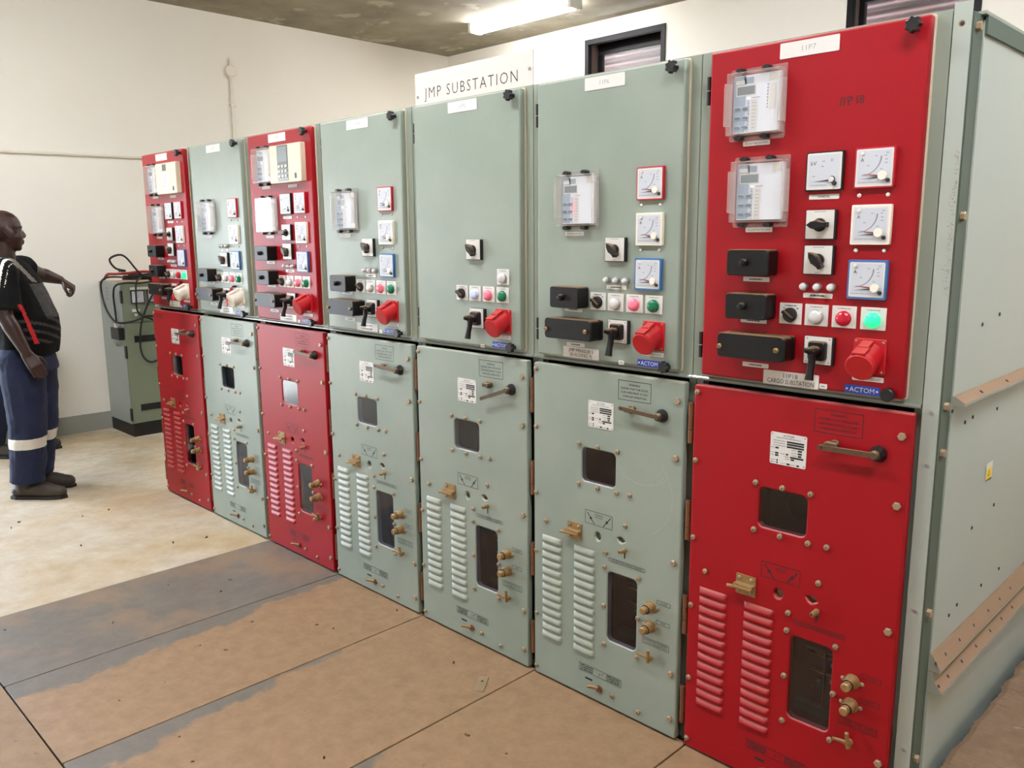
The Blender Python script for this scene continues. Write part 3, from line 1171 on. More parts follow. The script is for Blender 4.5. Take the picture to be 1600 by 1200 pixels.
def test_block(big):
    g = G()
    if big:
        g.rr(-.1005, .1005, -.0335, .0335, 0, .011, 'black', .010, .001, n=4)
        g.rr(-.0965, .0965, -.030, .030, .011, .016, 'blackclean', .010, n=4)
        base = g.mesh('block_base')
        h = G()
        h.rr(-.1005, .1005, -.0335, .0335, .016, .060, 'black', .012, .004, n=4)
        h.outline(-.058, .036, -.020, .024, .0006, .0604, 'inside')
        s = []
        k = G()
        k.lathe(0, 0, [(.0075, .058), (.0075, .064), (.005, .067)], 'brown', 10)
        k.fq(-.005, .005, -.0008, .0008, .0672, 'ink')
        km = k.mesh('cover_screw')
        return base, [('block_cover', h.mesh('block_cover'), (0, 0, 0)), ('cover_screw', km, (-.090, -.004, 0)), ('cover_screw', km, (.078, -.002, 0))]
    g.rr(-.0615, .0615, -.0345, .0345, 0, .052, 'black', .009, .003, n=4)
    base = g.mesh('block_body')
    k = G()
    k.lathe(0, 0, [(.0105, .048), (.0105, .060), (.0085, .062), (.0085, .066), (.006, .067)], 'black', 14)
    return base, [('cover_screw', k.mesh('cover_screw'), (-.008, .0, 0))]


def push(kind):
    g = G()
    g.prism(rrect(-.031, .031, -.0275, .0275, .001, 1), 0, .0025, 'white')
    g.scrawl(0, .021, .034, .0026, .003, 'ink' if kind == 'sel' else 'inkgrey', 8)
    if kind == 'sel':
        g.scrawl(-.018, .014, .006, .003, .003, 'ink', 1)
        g.scrawl(.02, .014, .006, .003, .003, 'ink', 2)
        g.scrawl(0, -.023, .010, .003, .003, 'ink', 3)
        base = g.mesh('legend_plate', False)
        h = G()
        h.lathe(0, -.003, [(.019, .0025), (.019, .010), (.017, .013)], 'blackclean', 18)
        h.prism([(-.017, .004), (-.012, .010), (.014, -.010), (.010, -.015)], .012, .025, 'black', .002)
        return base, [('selector_knob', h.mesh('selector_knob'))]
    base = g.mesh('legend_plate', False)
    h = G()
    h.lathe(0, -.004, [(.0195, .0025), (.0195, .006), (.0185, .007)], 'silver' if kind == 'clearlens' else kind, 20)
    h.lathe(0, -.004, [(.0175, .007), (.0175, .014), (.013, .0185), (.006, .020)], kind, 20)
    return base, [('lens', h.mesh('lens'))]


g = G()
g.lathe(0, 0, [(.0105, 0), (.0105, .010), (.0095, .012)], 'silver', 14)
g.lathe(0, 0, [(.009, .012), (.009, .016), (.0065, .020), (.0025, .0215)], 'clearlens', 14)
ME['pilot'] = g.mesh('pilot_lamp')

DEV = {}
for f, k, n in (('redmeter', 'A', 'Ar'), ('creampl', 'A', 'Aw'), ('bluemeter', 'A', 'Ab'), ('blackclean', 'kV', 'kv')):
    DEV[n] = meter_meshes(f, k)
DEV['rel'] = relay_meshes()
DEV['rel2'] = relay_meshes(second_column=True)
DEV['relr'] = relay_meshes('ledred')
DEV['b3'] = beige_relay(3)
DEV['b1'] = beige_relay(1)
DEV['sw'] = rotary_mesh(0)
DEV['trip'] = trip_switch()
DEV['sockr'] = socket('redpl')
DEV['sockc'] = socket('creampl')
DEV['tb'] = test_block(False)
DEV['big'] = test_block(True)
for k in ('sel', 'clearlens', 'redlens', 'pinklens', 'green', 'greenlit', 'bluelens'):
    DEV['p_' + k] = push(k)
SMALL = [label_plate('label_plate', .078, .0125, [i]) for i in range(3)]
SMALLT = [label_plate('label_plate', .078, .0125, [s], hl=.005) for s in ('OC & E/F PROTECTION', 'AMMETER', 'TRIP CLOSE SOCKET', 'MAIN TRIP SUPPLY')]
TAG = label_plate('number_tag', .021, .013, [1], hl=.004)
ACT = label_plate('maker_plate', .088, .0215, ['ACTOM'], 'blue', 'white', hl=.0125, dots=True)


def dev(parent, name, key, u, v, label=None, rot_knob=0.0, du=0.0):
    """place a device on the upper door with its sub-parts"""
    base, parts = DEV[key]
    o = put(name, base, parent, (u, -DF, v), label=label)
    for p in parts:
        l = p[2] if len(p) > 2 else (0, 0, 0)
        c = put(p[0], p[1], o, (l[0], -l[2], l[1]))
        if p[0] in ('switch_knob', 'selector_knob') and rot_knob:
            c.rotation_euler = (0, rot_knob, 0)
        if p[0] in ('lens',) and key == 'p_greenlit':
            c['label'] = 'lit green lens'
    return o


PANELS = [
    dict(c='red', lab='red switchgear panel with a plain beige relay, nearest the grey cabinet'),
    dict(c='grey', lab='grey green switchgear panel with a cream socket, standing between two red panels'),
    dict(c='red', lab='red switchgear panel with a beige keypad relay, third from the far end'),
    dict(c='grey', lab='grey green switchgear panel between the keypad relay panel and the meterless panel'),
    dict(c='grey', lab='grey green switchgear panel without relay or meters, under the white substation sign'),
    dict(c='grey', lab='grey green switchgear panel with relay, labelled JMP MINISUB 5'),
    dict(c='red', lab='large red switchgear panel labelled CARGO SUBSTATION at the near end of the row'),
]

BOLTS = ([(.038, z) for z in (1.150, .944, .705, .487, .247, .040)] +
         [(.236, .917), (.316, .917), (.397, .917), (.236, .779), (.316, .778), (.397, .779), (.449, .782), (.433, .676), (.352, .564), (.084, .609),
          (.3505, .512), (.490, .512), (.349, .374), (.4905, .376), (.3505, .237), (.490, .239), (.389, .060), (.498, .046)])
HEX = [(.620, 1.113), (.620, .936), (.622, .602), (.622, .231), (.623, .077)]

for k, P in enumerate(PANELS):
    c = P['c']
    root = empty('switchgear_panel', (k * PW, 0, 0), P['lab'], 'switchgear', 'seven switchgear panels in one row')
    put('body', ME['body'], root)
    put('rail', ME['rail'], root)
    put('door_seal', ME['seal'], root)
    ud = put('upper_door', ME['upper_door', c], root)
    ld = put('lower_door', ME['lower_door', c], root)
    # ---------------- lower door
    for u, v in BOLTS:
        put('bolt', ME['bolt'], ld, (u, -DF, v))
    for u, v in HEX:
        put('bolt', ME['hexbolt'], ld, (u, -DF, v))
    for u in (.113, .262):
        for i in range(13):
            put('louver', ME['louver', c], ld, (u, -DF, .546 - i * .0303))
    for n, me in PRINTS.items():
        put(n, me, ld)
    put('rating_plate', ME['rating_plate'], ld, (.3265, -DF, 1.0265))
    put('latch', ME['latch'], ld, (.219, -DF, .606))
    put('indicator_stud', ME['lever_stud'], ld, (.4325, -DF, .594))
    for v in (.432, .364):
        put('push_button', ME['push_rod'], ld, (.5405, -DF, v))
    put('small_lever', ME['small_lever'], ld, (.5435, -DF, .268), (0, (0, .1, .3, -.1, 0, .05, -.15)[k], 0))
    put('foot_lever', ME['foot_lever'], ld, (.320, -DF, .066))
    hd = put('door_handle', ME['handle_boss'], root, (.566, -DF, 1.060))
    put('handle_lever', ME['handle_lever'], hd, (0, 0, 0), (0, (-.06, -.05, .04, .05, -.34, .06, -.02)[k], 0))
    put('handle_keeper', ME['keeper'], root, (.455, -DF, 1.064))
    for (u0, u1, v0, v1) in ((.2472, .3878, .7922, .9068), (.3622, .4818, .2552, .5008)):
        g = G()
        g.fq(u0, u1, v0, v1, .0262, 'pane')
        put('inspection_pane', g.mesh('inspection_pane', False), root)
    if k == 0:
        DEV['brk'] = None
        g = G()
        g.box(.30, .52, .16, .53, -.10, -.085, mat('maroon_board', (92, 56, 64), .5))
        brass = mat('polished_brass', (206, 170, 92), .3, metal=.6)
        for z in (.413, .363):
            g.box(.375, .418, z, z + .0045, -.085, -.070, brass)
            g.cyl(.452, z - .006, .009, -.085, -.055, 'silver', 8)
            g.box(.418, .47, z - .002, z + .001, -.085, -.075, 'steel')
        g.box(.418, .4205, .262, .428, -.085, -.070, 'steel')
        g.box(.36, .47, .426, .429, -.085, -.074, 'steel')
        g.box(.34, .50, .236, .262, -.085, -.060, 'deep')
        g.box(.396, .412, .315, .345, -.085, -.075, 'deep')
        g.cyl(.404, .337, .004, -.075, -.072, 'bolt', 8)
        g.cyl(.384, .31, .003, -.085, -.08, 'bolt', 8)
        ME['brk'] = g.mesh('breaker_front', False)
        g = G()
        g.box(.20, .42, .72, .94, -.16, -.13, mat('mauve_board', (112, 82, 116), .5, var=(84, 64, 92), vscale=12))
        g.lathe(.30, .83, [(.045, -.13), (.045, -.12), (.04, -.115)], mat('dark_insulator', (48, 36, 44), .5), 18)
        ME['ins'] = g.mesh('insulator', True)
        g = G()
        g.box(.295, .445, .585, .645, -.004, .010, mat('plated_shutter', (150, 142, 116), .45, var=(126, 116, 90), vscale=40))
        ME['shut'] = g.mesh('shutter_plate', False)
    put('breaker_front', ME['brk'], root)
    put('insulator', ME['ins'], root)
    put('shutter_plate', ME['shut'], root)
    for z in (1.052, .750, .444, .140):
        put('door_hinge', ME['brown_hinge'], root, (.0115, -.008, z), label='rusty brown hinge')
    for z in (1.992, 1.288):
        put('door_hinge', ME['black_hinge'], root, (.0385, -.002, z), label='black hinge')
    # ---------------- upper door
    put('star_knob', ME['star_knob'], ud, (.584, -DF, 2.066))
    put('star_knob' if k != 6 else 'round_knob', ME['star_knob'] if k != 6 else ME['round_knob'], ud, (.583, -DF, 1.214))
    put('name_plate', label_plate('name_plate', .155, .038, ['11P%d' % (k + 1)], hl=.013, thin=-.012, ink='inkgrey', asp=1.1), ud, (.327, -DF, 2.061))
    ac = put('maker_plate', ACT, ud, (.514, -DF, 1.2155), label='blue maker plate')
    sm = lambda u, v, i=0: put('label_plate', SMALL[i % 3], ud, (u, -DF, v))
    st = lambda u, v, i=0: put('label_plate', SMALLT[i % 4], ud, (u, -DF, v))
    # common bottom row
    cols = (.314, .385, .4575, .5305) if k == 6 else (.3105, .382, .4545, .5265)
    if k == 4:
        kinds = ('sel', 'bluelens', 'pinklens', 'green')
    elif k == 6:
        kinds = ('sel', 'clearlens', 'redlens', 'greenlit')
    elif k == 0:
        kinds = ('sel', 'clearlens', 'redlens', 'greenlit')
    else:
        kinds = ('sel', 'clearlens', 'pinklens', 'green')
    for u, q in zip(cols, kinds):
        dev(root, 'selector_switch' if q == 'sel' else 'push_light', 'p_' + q, u, 1.396,
            {'sel': None, 'clearlens': 'white push light', 'redlens': 'red push light', 'pinklens': 'pink push light', 'green': 'dark green push light',
             'greenlit': 'green push light, lit', 'bluelens': 'bluish white push light'}[q])
    dev(root, 'pistol_grip_switch', 'trip', .400, 1.3055)
    dev(root, 'socket_outlet', 'sockr' if k > 1 and True else 'sockc', .5275, 1.302, 'red socket with lid' if k > 1 else 'cream socket with lid')
    st(.5265, 1.2455, 2)
    if k == 4:
        dev(root, 'push_light', 'p_clearlens', .530, 1.460, 'white push light on its own')
        dev(root, 'rotary_switch', 'sw', .386, 1.554, None, radians(50))
        put('number_tag', TAG, ud, (.418, -DF, 1.205))
        continue
    if k < 2:      # red key tag on the cream sockets
        g = G()
        g.tube([(-.045, .05, .02), (-.03, .02, .05), (-.02, -.02, .07), (-.008, -.045, .075)], .005, 'redpl', 6)
        g.tube([(-.045, .05, .0), (-.045, .05, .02)], .006, 'blackclean', 6)
        put('red_cord', g.mesh('red_cord'), root, (.5275, -DF, 1.302))
    dev(root, 'test_block', 'big', .2305, 1.3045, 'long black test block')
    sm(.2185, 1.2485, 1)
    if k in (1, 3, 5):
        dev(root, 'protection_relay', 'relr' if k == 5 else 'rel', .232, 1.712)
        st(.2095, 1.608, 0)
        dev(root, 'ammeter', 'Ar', .5085, 1.752, 'red framed ammeter')
        dev(root, 'ammeter', 'Aw', .5085, 1.6195, 'cream framed ammeter')
        dev(root, 'ammeter', 'Ab', .507, 1.4865, 'blue framed ammeter')
        for v in (1.6905, 1.558):
            for u in (.474, .541):
                put('screw', ME['screw'], ud, (u, -DF, v))
        if k == 1:
            dev(root, 'rotary_switch', 'sw', .390, 1.489, None, radians(50))
            lz = 1.560
        else:
            dev(root, 'rotary_switch', 'sw', .3835, 1.5585, None, radians(50))
            lz = 1.4645
        for i in range(3):
            put('pilot_lamp', ME['pilot'], ud, (.350 + i * .0365, -DF, lz))
        sm(.384, lz - .022, 2)
        dev(root, 'test_block', 'tb', .2085, 1.406, 'short black test block')
        sm(.2085, 1.3635, 0)
    else:
        if k == 6:
            dev(root, 'protection_relay', 'rel2', .193, 1.940, 'upper relay under a clear cover')
            st(.193, 1.8405, 0)
            dev(root, 'protection_relay', 'rel', .213, 1.713, 'lower relay under a clear cover')
            st(.211, 1.6145, 0)
        else:
            dev(root, 'protection_relay', 'rel', .213, 1.938, 'upper relay under a clear cover')
            st(.205, 1.839, 0)
            dev(root, 'beige_relay', 'b3' if k == 2 else 'b1', .432, 1.936, 'wide beige relay')
            st(.448, 1.836, 0)
            dev(root, 'protection_relay', 'rel', .225, 1.708, 'lower relay under a clear cover')
            st(.215, 1.606, 0)
        dev(root, 'voltmeter', 'kv', .388, 1.7565, 'black framed voltmeter')
        st(.387, 1.6945, 1)
        dev(root, 'ammeter', 'Ar', .512, 1.758, 'red framed ammeter')
        dev(root, 'ammeter', 'Aw', .5115, 1.6235, 'cream framed ammeter')
        dev(root, 'ammeter', 'Ab', .5115, 1.491, 'blue framed ammeter')
        for v in (1.694, 1.5615):
            for u in (.476, .545):
                put('screw', ME['screw'], ud, (u, -DF, v))
        dev(root, 'rotary_switch', 'sw', .386, 1.625, None, 0.0)
        dev(root, 'rotary_switch', 'sw', .386, 1.5365, None, radians(50))
        for i in range(3):
            put('pilot_lamp', ME['pilot'], ud, (.349 + i * .0365, -DF, 1.4685))
        sm(.385, 1.446, 2)
        dev(root, 'test_block', 'tb', .2085, 1.5285, 'upper short black test block')
        sm(.210, 1.4825, 0)
        dev(root, 'test_block', 'tb', .2085, 1.412, 'lower short black test block')
        sm(.207, 1.370, 1)
    if k == 6:
        lp = label_plate('circuit_plate', .157, .038, ['11P18', 'CARGO SUBSTATION'], hl=.0125, thin=-.002)
        put('circuit_plate', lp, ud, (.3225, -DF, 1.2205))
        put('number_tag', TAG, ud, (.4135, -DF, 1.2125))
        g = G()
        w = DF + .0006
        for s, u, h, r in (('1', .4165, .022, .1), ('1', .424, .022, .05), ('P', .439, .021, -.15), ('1', .456, .020, .0), ('8', .467, .019, .1)):
            g.text(s, 0, 0, h, 0, 'inkred', None, 0, T=Matrix.Translation((u, 1.921, w)) @ Matrix.Rotation(-r, 4, 'Z'))
        put('marker_writing', g.mesh('marker_writing', False), ud)
    elif k == 5:
        lp = label_plate('circuit_plate', .153, .035, ['JMP MINISUB 5', '(BUILDING 3)'], hl=.0115, thin=-.004)
        put('circuit_plate', lp, ud, (.2405, -DF, 1.2225))
        put('number_tag', TAG, ud, (.407, -DF, 1.208))
    else:
        lp = label_plate('circuit_plate', .150, .033, [k * 3 + 1, k * 3 + 2], hl=.0105, ink='inkgrey')
        put('circuit_plate', lp, ud, ((.36, .36, .345, .345)[k], -DF, 1.222))
        put('number_tag', TAG, ud, (.442, -DF, 1.211))
    if k in (4, 5):
        g = G()
        for (cu, cv, rad_, a0, a1, n_) in ((.50, .93, .115, 200, 330, 26), (.485, .935, .12, 230, 320, 20), (.44, .80, .17, -60, 40, 24)):
            pp_ = [(cu + rad_ * cos(radians(a0 + (a1 - a0) * i / n_)), cv + rad_ * .9 * sin(radians(a0 + (a1 - a0) * i / n_))) for i in range(n_ + 1)]
            for i in range(n_):
                if (i * 7 + k) % 5:
                    g.line(pp_[i], pp_[i + 1], .0012, DF + .0005, 'scratch')
        put('scratch_marks', g.mesh('scratch_marks', False), ld, kind='stuff')
    if k == 0:
        g = G()
        g.text('11POINT', .115, 1.135, .030, DF + .0006, 'inkred', .12)
        put('marker_writing', g.mesh('marker_writing', False), ld)

# ------------------------------------------------------------------ end cover of the row
root = empty('end_panel', (4.55, 0, 0), 'tall grey green end cover of the switchgear row with dusty ledges', 'end panel')
g = G(XYZ)
X0 = .002
g.box(X0, .040, -.004, 0, 0, 2.108, 'side')
g.box(X0, .006, 0, .05, 0, 2.097, 'frame')
put('corner_flange', g.mesh('corner_flange', False), root)
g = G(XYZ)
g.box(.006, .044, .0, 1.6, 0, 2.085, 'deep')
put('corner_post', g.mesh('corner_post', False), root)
g = G(XYZ)
g.box(.044, .048, .062, 1.6, .535, 1.186, 'side')
g.box(.044, .048, .062, 1.6, 1.209, 2.075, 'side')
g.box(.044, .050, .062, 1.6, .0, .425, 'side')
put('side_sheet', g.mesh('side_sheet', False), root)
g = G(XYZ)
g.box(.020, .054, .045, 1.6, 2.085, 2.092, 'frame')
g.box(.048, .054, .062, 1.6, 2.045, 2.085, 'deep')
put('top_angle', g.mesh('top_angle', False), root)
M['ledge'] = mat('dust_covered_paint', (150, 150, 136), 0.8, dust=(134, 106, 80), damt=0.97, dcut=(0.05, 0.3))


def ledge(y0, y1, pts, name='ledge_rail'):
    g = G(XYZ)
    n = len(pts)
    vs = [(x, y, z) for y in (y0, y1) for x, z in pts]
    fs = [(i, i + 1, n + i + 1, n + i) for i in range(n - 1)] + [tuple(range(n - 1, -1, -1)), tuple(range(n, 2 * n))]
    g.add(vs, fs, 'ledge')
    return put(name, g.mesh(name, False), root)


ledge(.062, 1.6, [(.03, 1.212), (.054, 1.210), (.076, 1.195), (.076, 1.188), (.03, 1.186)])
ledge(.062, 1.6, [(.03, .534), (.053, .532), (.074, .494), (.074, .488), (.03, .486)])
ledge(.062, 1.6, [(.03, .486), (.058, .486), (.060, .462), (.082, .436), (.082, .428), (.03, .425)])
g = G(XYZ)
g.cyl(0, 0, .011, 0, .010, 'bolt', 6, .001, Matrix.Rotation(pi / 2, 4, 'Y'))
bm_ = g.mesh('bolt')
for z in (2.055, 1.64, 1.19, 1.075, .66, .255):
    put('bolt', bm_, root, (.044, .022, z))
g = G(XYZ)
g.prism([(.009 * cos(2 * pi * i / 12), .005 * sin(2 * pi * i / 12)) for i in range(12)], 0, .0012, 'silver', 0, FRONT @ XYZ)
g.prism([(.0055 * cos(2 * pi * i / 12) + .001, .0026 * sin(2 * pi * i / 12)) for i in range(12)], .0012, .0016, 'inkgrey', 0, FRONT @ XYZ)
sl = g.mesh('slotted_screw', False)
for z in (1.175, 1.045, .665, .28):
    put('slotted_screw', sl, root, (.022, -.004, z), (0, .5, 0))
g = G()
g.cyl(.020, 2.062, .007, .004, .0045, 'brown', 12)
g.cyl(.021, 2.061, .0045, .0045, .0048, 'inside', 12)
put('bolt_hole', g.mesh('bolt_hole', False), root)
g = G()
rnd = random.Random(5)
for i in range(150):
    z = rnd.uniform(1.46, 1.80)
    t = (z - 1.46) / .34
    u = .0385 - abs(rnd.gauss(0, .006)) * (1.1 - .4 * t)
    if u < .012:
        continue
    l = rnd.uniform(.001, .0045)
    g.line((u - l, z - rnd.uniform(-.002, .003)), (u, z), rnd.uniform(.0005, .0014), .0046, 'brown' if rnd.random() < .5 else 'inkgrey')
put('scuff_marks', g.mesh('scuff_marks', False), root, kind='stuff')
# drilled holes and rivets on the side
g = G(XYZ)
g.cyl(0, 0, .005, 0, .002, 'ink', 8, 0, Matrix.Rotation(pi / 2, 4, 'Y'))
hm = g.mesh('rivet_hole', False)
for y, z, x in ((.24, 1.372, .048), (.38, 1.388, .048), (.44, 1.122, .048), (.17, 1.128, .048), (.23, 1.132, .048), (.50, .83, .048), (.05, 1.176, .052),
                (.25, 1.178, .048), (.46, 1.181, .048), (.31, .81, .048), (.18, .60, .048), (.24, .61, .048), (.45, .60, .048), (.62, .60, .048), (.20, .39, .050)):
    put('rivet_hole', hm, root, (x, y, z))
g = G(XYZ)
g.cyl(0, 0, .0048, 0, .0015, 'ink', 8)
hm2 = g.mesh('ledge_bolt', False)
for y in (.06, .13, .24, .36, .49, .60, .71):
    put('ledge_bolt', hm2, root, (.0625, y, .5125), (0, radians(61), 0))
    put('ledge_bolt', hm2, root, (.0705, y + .01, .4485), (0, radians(50), 0))
for y in (.22, .44):
    put('ledge_bolt', hm2, root, (.066, y, 1.2025), (0, radians(35), 0))
g = G(XYZ)
T = Matrix.Translation((.0485, .42, .947)) @ Matrix(((0, 0, 1, 0), (1, 0, 0, 0), (0, 1, 0, 0), (0, 0, 0, 1)))
g.fq(-.028, .028, -.026, .026, .0005, 'white', T)
g.add([(-.022, -.022, .0009), (.022, -.022, .0009), (.022, .010, .0009), (-.022, .010, .0009)], [(0, 1, 2, 3)], 'yellow', T)
g.add([(-.012, -.012, .0012), (.010, -.012, .0012), (-.001, .006, .0012)], [(0, 1, 2)], 'ink', T)
g.add([(-.009, -.010, .0015), (.007, -.010, .0015), (-.001, .003, .0015)], [(0, 1, 2)], 'yellow', T)
g.fq(-.024, .024, -.024, -.021, .0015, 'ink', T)
put('warning_sticker', g.mesh('warning_sticker', False), root, label='yellow warning sticker')

# ------------------------------------------------------------------ sign above the row
root = empty('substation_sign', (2.92, .020, 2.094), 'white sign board reading JMP SUBSTATION on top of the panels', 'sign')
g = G()
g.prism(rrect(-.314, .314, 0, .122, .002, 1), 0, .005, 'signw')
g.text('JMP SUBSTATION', -.008, .046, .040, .0055, 'ink', .50, -.012, sp=1.22)
put('board', g.mesh('board', False), root)
for u, v in ((-.298, .036), (.298, .060)):
    g = G()
    g.lathe(0, 0, [(.006, .005), (.006, .007), (.003, .008)], 'inkgrey', 10)
    put('screw', g.mesh('screw'), root, (u, 0, v))

# ------------------------------------------------------------------ cabinet by the far wall
root = empty('cabinet', (-1.88, .74, 0), 'grey green battery cabinet with black plinth against the cream wall', 'cabinet')
cx, cy = -1.88, .74


def CB(name, boxes, label=None, sm=False):
    g = G(Matrix.Translation((-cx, -cy, 0)))
    for b in boxes:
        g.box(*b)
    return put(name, g.mesh(name, sm), root, label=label)


CB('plinth', [(-2.128, -1.650, .405, 1.08, 0, .105, 'plinth')])
CB('carcass', [(-2.13, -1.668, .40, 1.085, .105, 1.255, 'cabside')])
CB('door', [(-1.668, -1.645, .402, 1.083, .112, .93, 'cabfront')])
CB('control_plate', [(-1.668, -1.647, .402, 1.083, .935, 1.248, 'cabfront')])
CB('label_strip', [(-1.647, -1.643, .468, .80, 1.196, 1.216, 'white')])
for y0 in (.468, .598):
    g = G(Matrix.Translation((-cx, -cy, 0)))
    g.box(-1.647, -1.636, y0, y0 + .103, 1.088, 1.190, 'blackclean')
    g.box(-1.636, -1.6345, y0 + .006, y0 + .097, 1.094, 1.184, 'dial')
    T = Matrix(((0, 0, 1, -1.634), (1, 0, 0, y0), (0, 1, 0, 1.088), (0, 0, 0, 1)))
    g.add([(.03, .03, 0), (.034, .027, 0), (.07, .066, 0)], [(0, 1, 2)], 'ink', T)
    for i in range(9):
        a = radians(160 - i * 17)
        g.add([(.052 + .034 * cos(a), .034 + .034 * sin(a), 0), (.054 + .034 * cos(a), .034 + .034 * sin(a), 0), (.053 + .04 * cos(a), .034 + .04 * sin(a), 0)],
              [(0, 1, 2)], 'inkgrey', T)
    put('panel_meter', g.mesh('panel_meter', False), root)
CB('toggle_switch', [(-1.647, -1.630, .468, .525, 1.020, 1.042, 'white')])
CB('push_knob', [(-1.647, -1.632, .484, .506, .985, 1.006, 'white')])
CB('vent_slot', [(-1.6452, -1.642, .468, .80, .773, .826, 'plinth')])
CB('vent_slot', [(-1.6452, -1.642, .473, .80, .210, .262, 'plinth')])
for z in (1.142, .70, .187):
    CB('hinge', [(-1.672, -1.640, .392, .404, z - .05, z + .05, 'blackclean')])
for i in range(4):
    CB('side_slot', [(-1.985, -1.945, .3985, .401, 1.20 - i * .028, 1.206 - i * .028, 'inkgrey')])
g = G(Matrix.Translation((-cx, -cy, 0)))
g.box(-1.83, -1.66, .355, .398, .80, .895, 'blackclean')
g.cyl(-1.745, .377, .022, .895, .93, 'white', 12)
put('junction_box', g.mesh('junction_box', False), root)


def smooth_path(pts, n=6):
    P = [Vector(p) for p in pts]
    out = []
    for i in range(len(P) - 1):
        a, b, c_, d = P[max(i - 1, 0)], P[i], P[i + 1], P[min(i + 2, len(P) - 1)]
        for k in range(n):
            t = k / n
            out.append(0.5 * ((2 * b) + (c_ - a) * t + (2 * a - 5 * b + 4 * c_ - d) * t * t + (3 * b - a - 3 * c_ + d) * t ** 3))
    out.append(P[-1])
    return out


def cable(name, pts, r, m, label, group=None):
    g = G(XYZ)
    g.tube(smooth_path(pts), r, m, 6)
    put(name, g.mesh(name), None, label=label, cat='cable', group=group)


grp = 'cables heaped on the cabinet'
cable('power_cable', [(-1.82, .458, 1.341), (-1.72, .47, 1.3465), (-1.66, .375, 1.372), (-1.64, .33, 1.44), (-1.6, .38, 1.475), (-1.6, .44, 1.455), (-1.62, .53, 1.345),
                      (-1.64, .6, 1.30), (-1.66, .80, 1.268)], .0082, 'cable', 'black cable standing up in a loop on top of the cabinet', grp)
cable('power_cable', [(-2.04, .7, 1.268), (-1.99, .46, 1.29), (-1.98, .375, 1.262), (-2.0, .37, 1.18), (-1.95, .37, 1.06), (-1.78, .352, .975), (-1.62, .355, .942),
                      (-1.572, .46, .955), (-1.572, .56, .985), (-1.572, .72, .96)], .0082, 'cable', 'black cable drooping in a wide curve down the side of the cabinet', grp)
cable('power_cable', [(-1.745, .377, .9315), (-1.745, .374, 1.05), (-1.74, .37, 1.16), (-1.66, .365, 1.235), (-1.6, .43, 1.255), (-1.6, .54, 1.25), (-1.62, .68, 1.262)],
      .0078, 'cable', 'black cable rising from the small black box on the cabinet side', grp)
cable('power_cable', [(-1.66, .57, 1.29), (-1.62, .51, 1.25), (-1.594, .49, 1.12), (-1.594, .49, 1.04), (-1.597, .53, .985), (-1.597, .60, .955), (-1.597, .625, .9), (-1.597, .635, .72)],
      .0078, 'cable', 'black cable hanging straight down over the cabinet meters', grp)
cable('power_cable', [(-1.66, .80, 1.272), (-1.622, .72, 1.272), (-1.618, .63, 1.15), (-1.618, .56, 1.02), (-1.618, .52, .91), (-1.618, .50, .75), (-1.618, .52, .65), (-1.618, .58, .605), (-1.618, .66, .63)],
      .0078, 'cable', 'black cable hanging in a long low loop on the cabinet front', grp)
cable('test_lead', [(-2.08, .43, 1.27), (-1.98, .425, 1.312), (-1.86, .44, 1.318), (-1.72, .48, 1.325), (-1.655, .62, 1.335), (-1.655, .85, 1.285)], .012, 'cablered',
      'red test lead lying along the top of the cabinet')
rnd = random.Random(9)
pts = []
for i in range(26):
    a = i * .9
    pts.append((-1.80 + .12 * cos(a) + rnd.uniform(-.02, .02), .64 + .15 * sin(a), 1.266 + .0016 * i + rnd.uniform(0, .004)))
cable('cable_coil', pts, .008, 'cable', 'tangled coil of black cable heaped on the cabinet top')

# ------------------------------------------------------------------ conduit and junction box on the wall
g = G(XYZ)
g.tube([(XL + .012, -1.4, 2.25), (XL + .012, 1.6, 2.285)], .0125, 'conduit', 10)
put('conduit', g.mesh('conduit'), None, label='white conduit running level along the cream wall', cat='conduit')
root = empty('junction_box', (XL, 1.702, 3.08), 'round white junction box with short conduit high on the cream wall', 'junction box')
g = G(XYZ)
Rx = Matrix.Rotation(pi / 2, 4, 'Y')
g.lathe(0, 0, [(.052, 0), (.052, .03), (.044, .036)], 'conduit', 20, Rx)
put('box', g.mesh('box'), root)
g = G(XYZ)
g.tube([(.012, 0, .05), (.012, 0, .115)], .009, 'conduit', 8)
put('stub_pipe', g.mesh('stub_pipe'), root)
g = G(XYZ)
g.tube([(.012, -.004, -.05), (.012, -.006, -.80)], .0125, 'conduit', 10)
put('drop_conduit', g.mesh('drop_conduit'), root)
g = G(XYZ)
g.box(0, .03, -.028, .028, -.305, -.29, 'conduit')
put('saddle_clip', g.mesh('saddle_clip', False), root)

# ------------------------------------------------------------------ people
# a figure is laid out in its own frame: x the way it faces, y its own left, z up; solids are merged into one skin by voxel remeshing
def solid_sphere(bm, c, r, T=None, seg=20):
    mtx = Matrix.Translation(c) @ (T or Matrix.Identity(4)) @ Matrix.Diagonal((*(r if isinstance(r, tuple) else (r, r, r)), 1))
    bmesh.ops.create_uvsphere(bm, u_segments=seg, v_segments=seg // 2, radius=1, matrix=mtx)


def solid_cone(bm, a, b, ra, rb, flat=1.0, seg=20):
    a, b = Vector(a), Vector(b)
    d = b - a
    q = d.to_track_quat('Z', 'Y').to_matrix().to_4x4()
    mtx = Matrix.Translation((a + b) / 2) @ q
    bmesh.ops.create_cone(bm, cap_ends=True, segments=seg, radius1=ra, radius2=rb, depth=d.length, matrix=mtx)


def limb(bm, pts, rad):
    for i in range(len(pts) - 1):
        solid_cone(bm, pts[i], pts[i + 1], rad[i], rad[i + 1])
    for p, r in zip(pts, rad):
        solid_sphere(bm, p, r * .995)


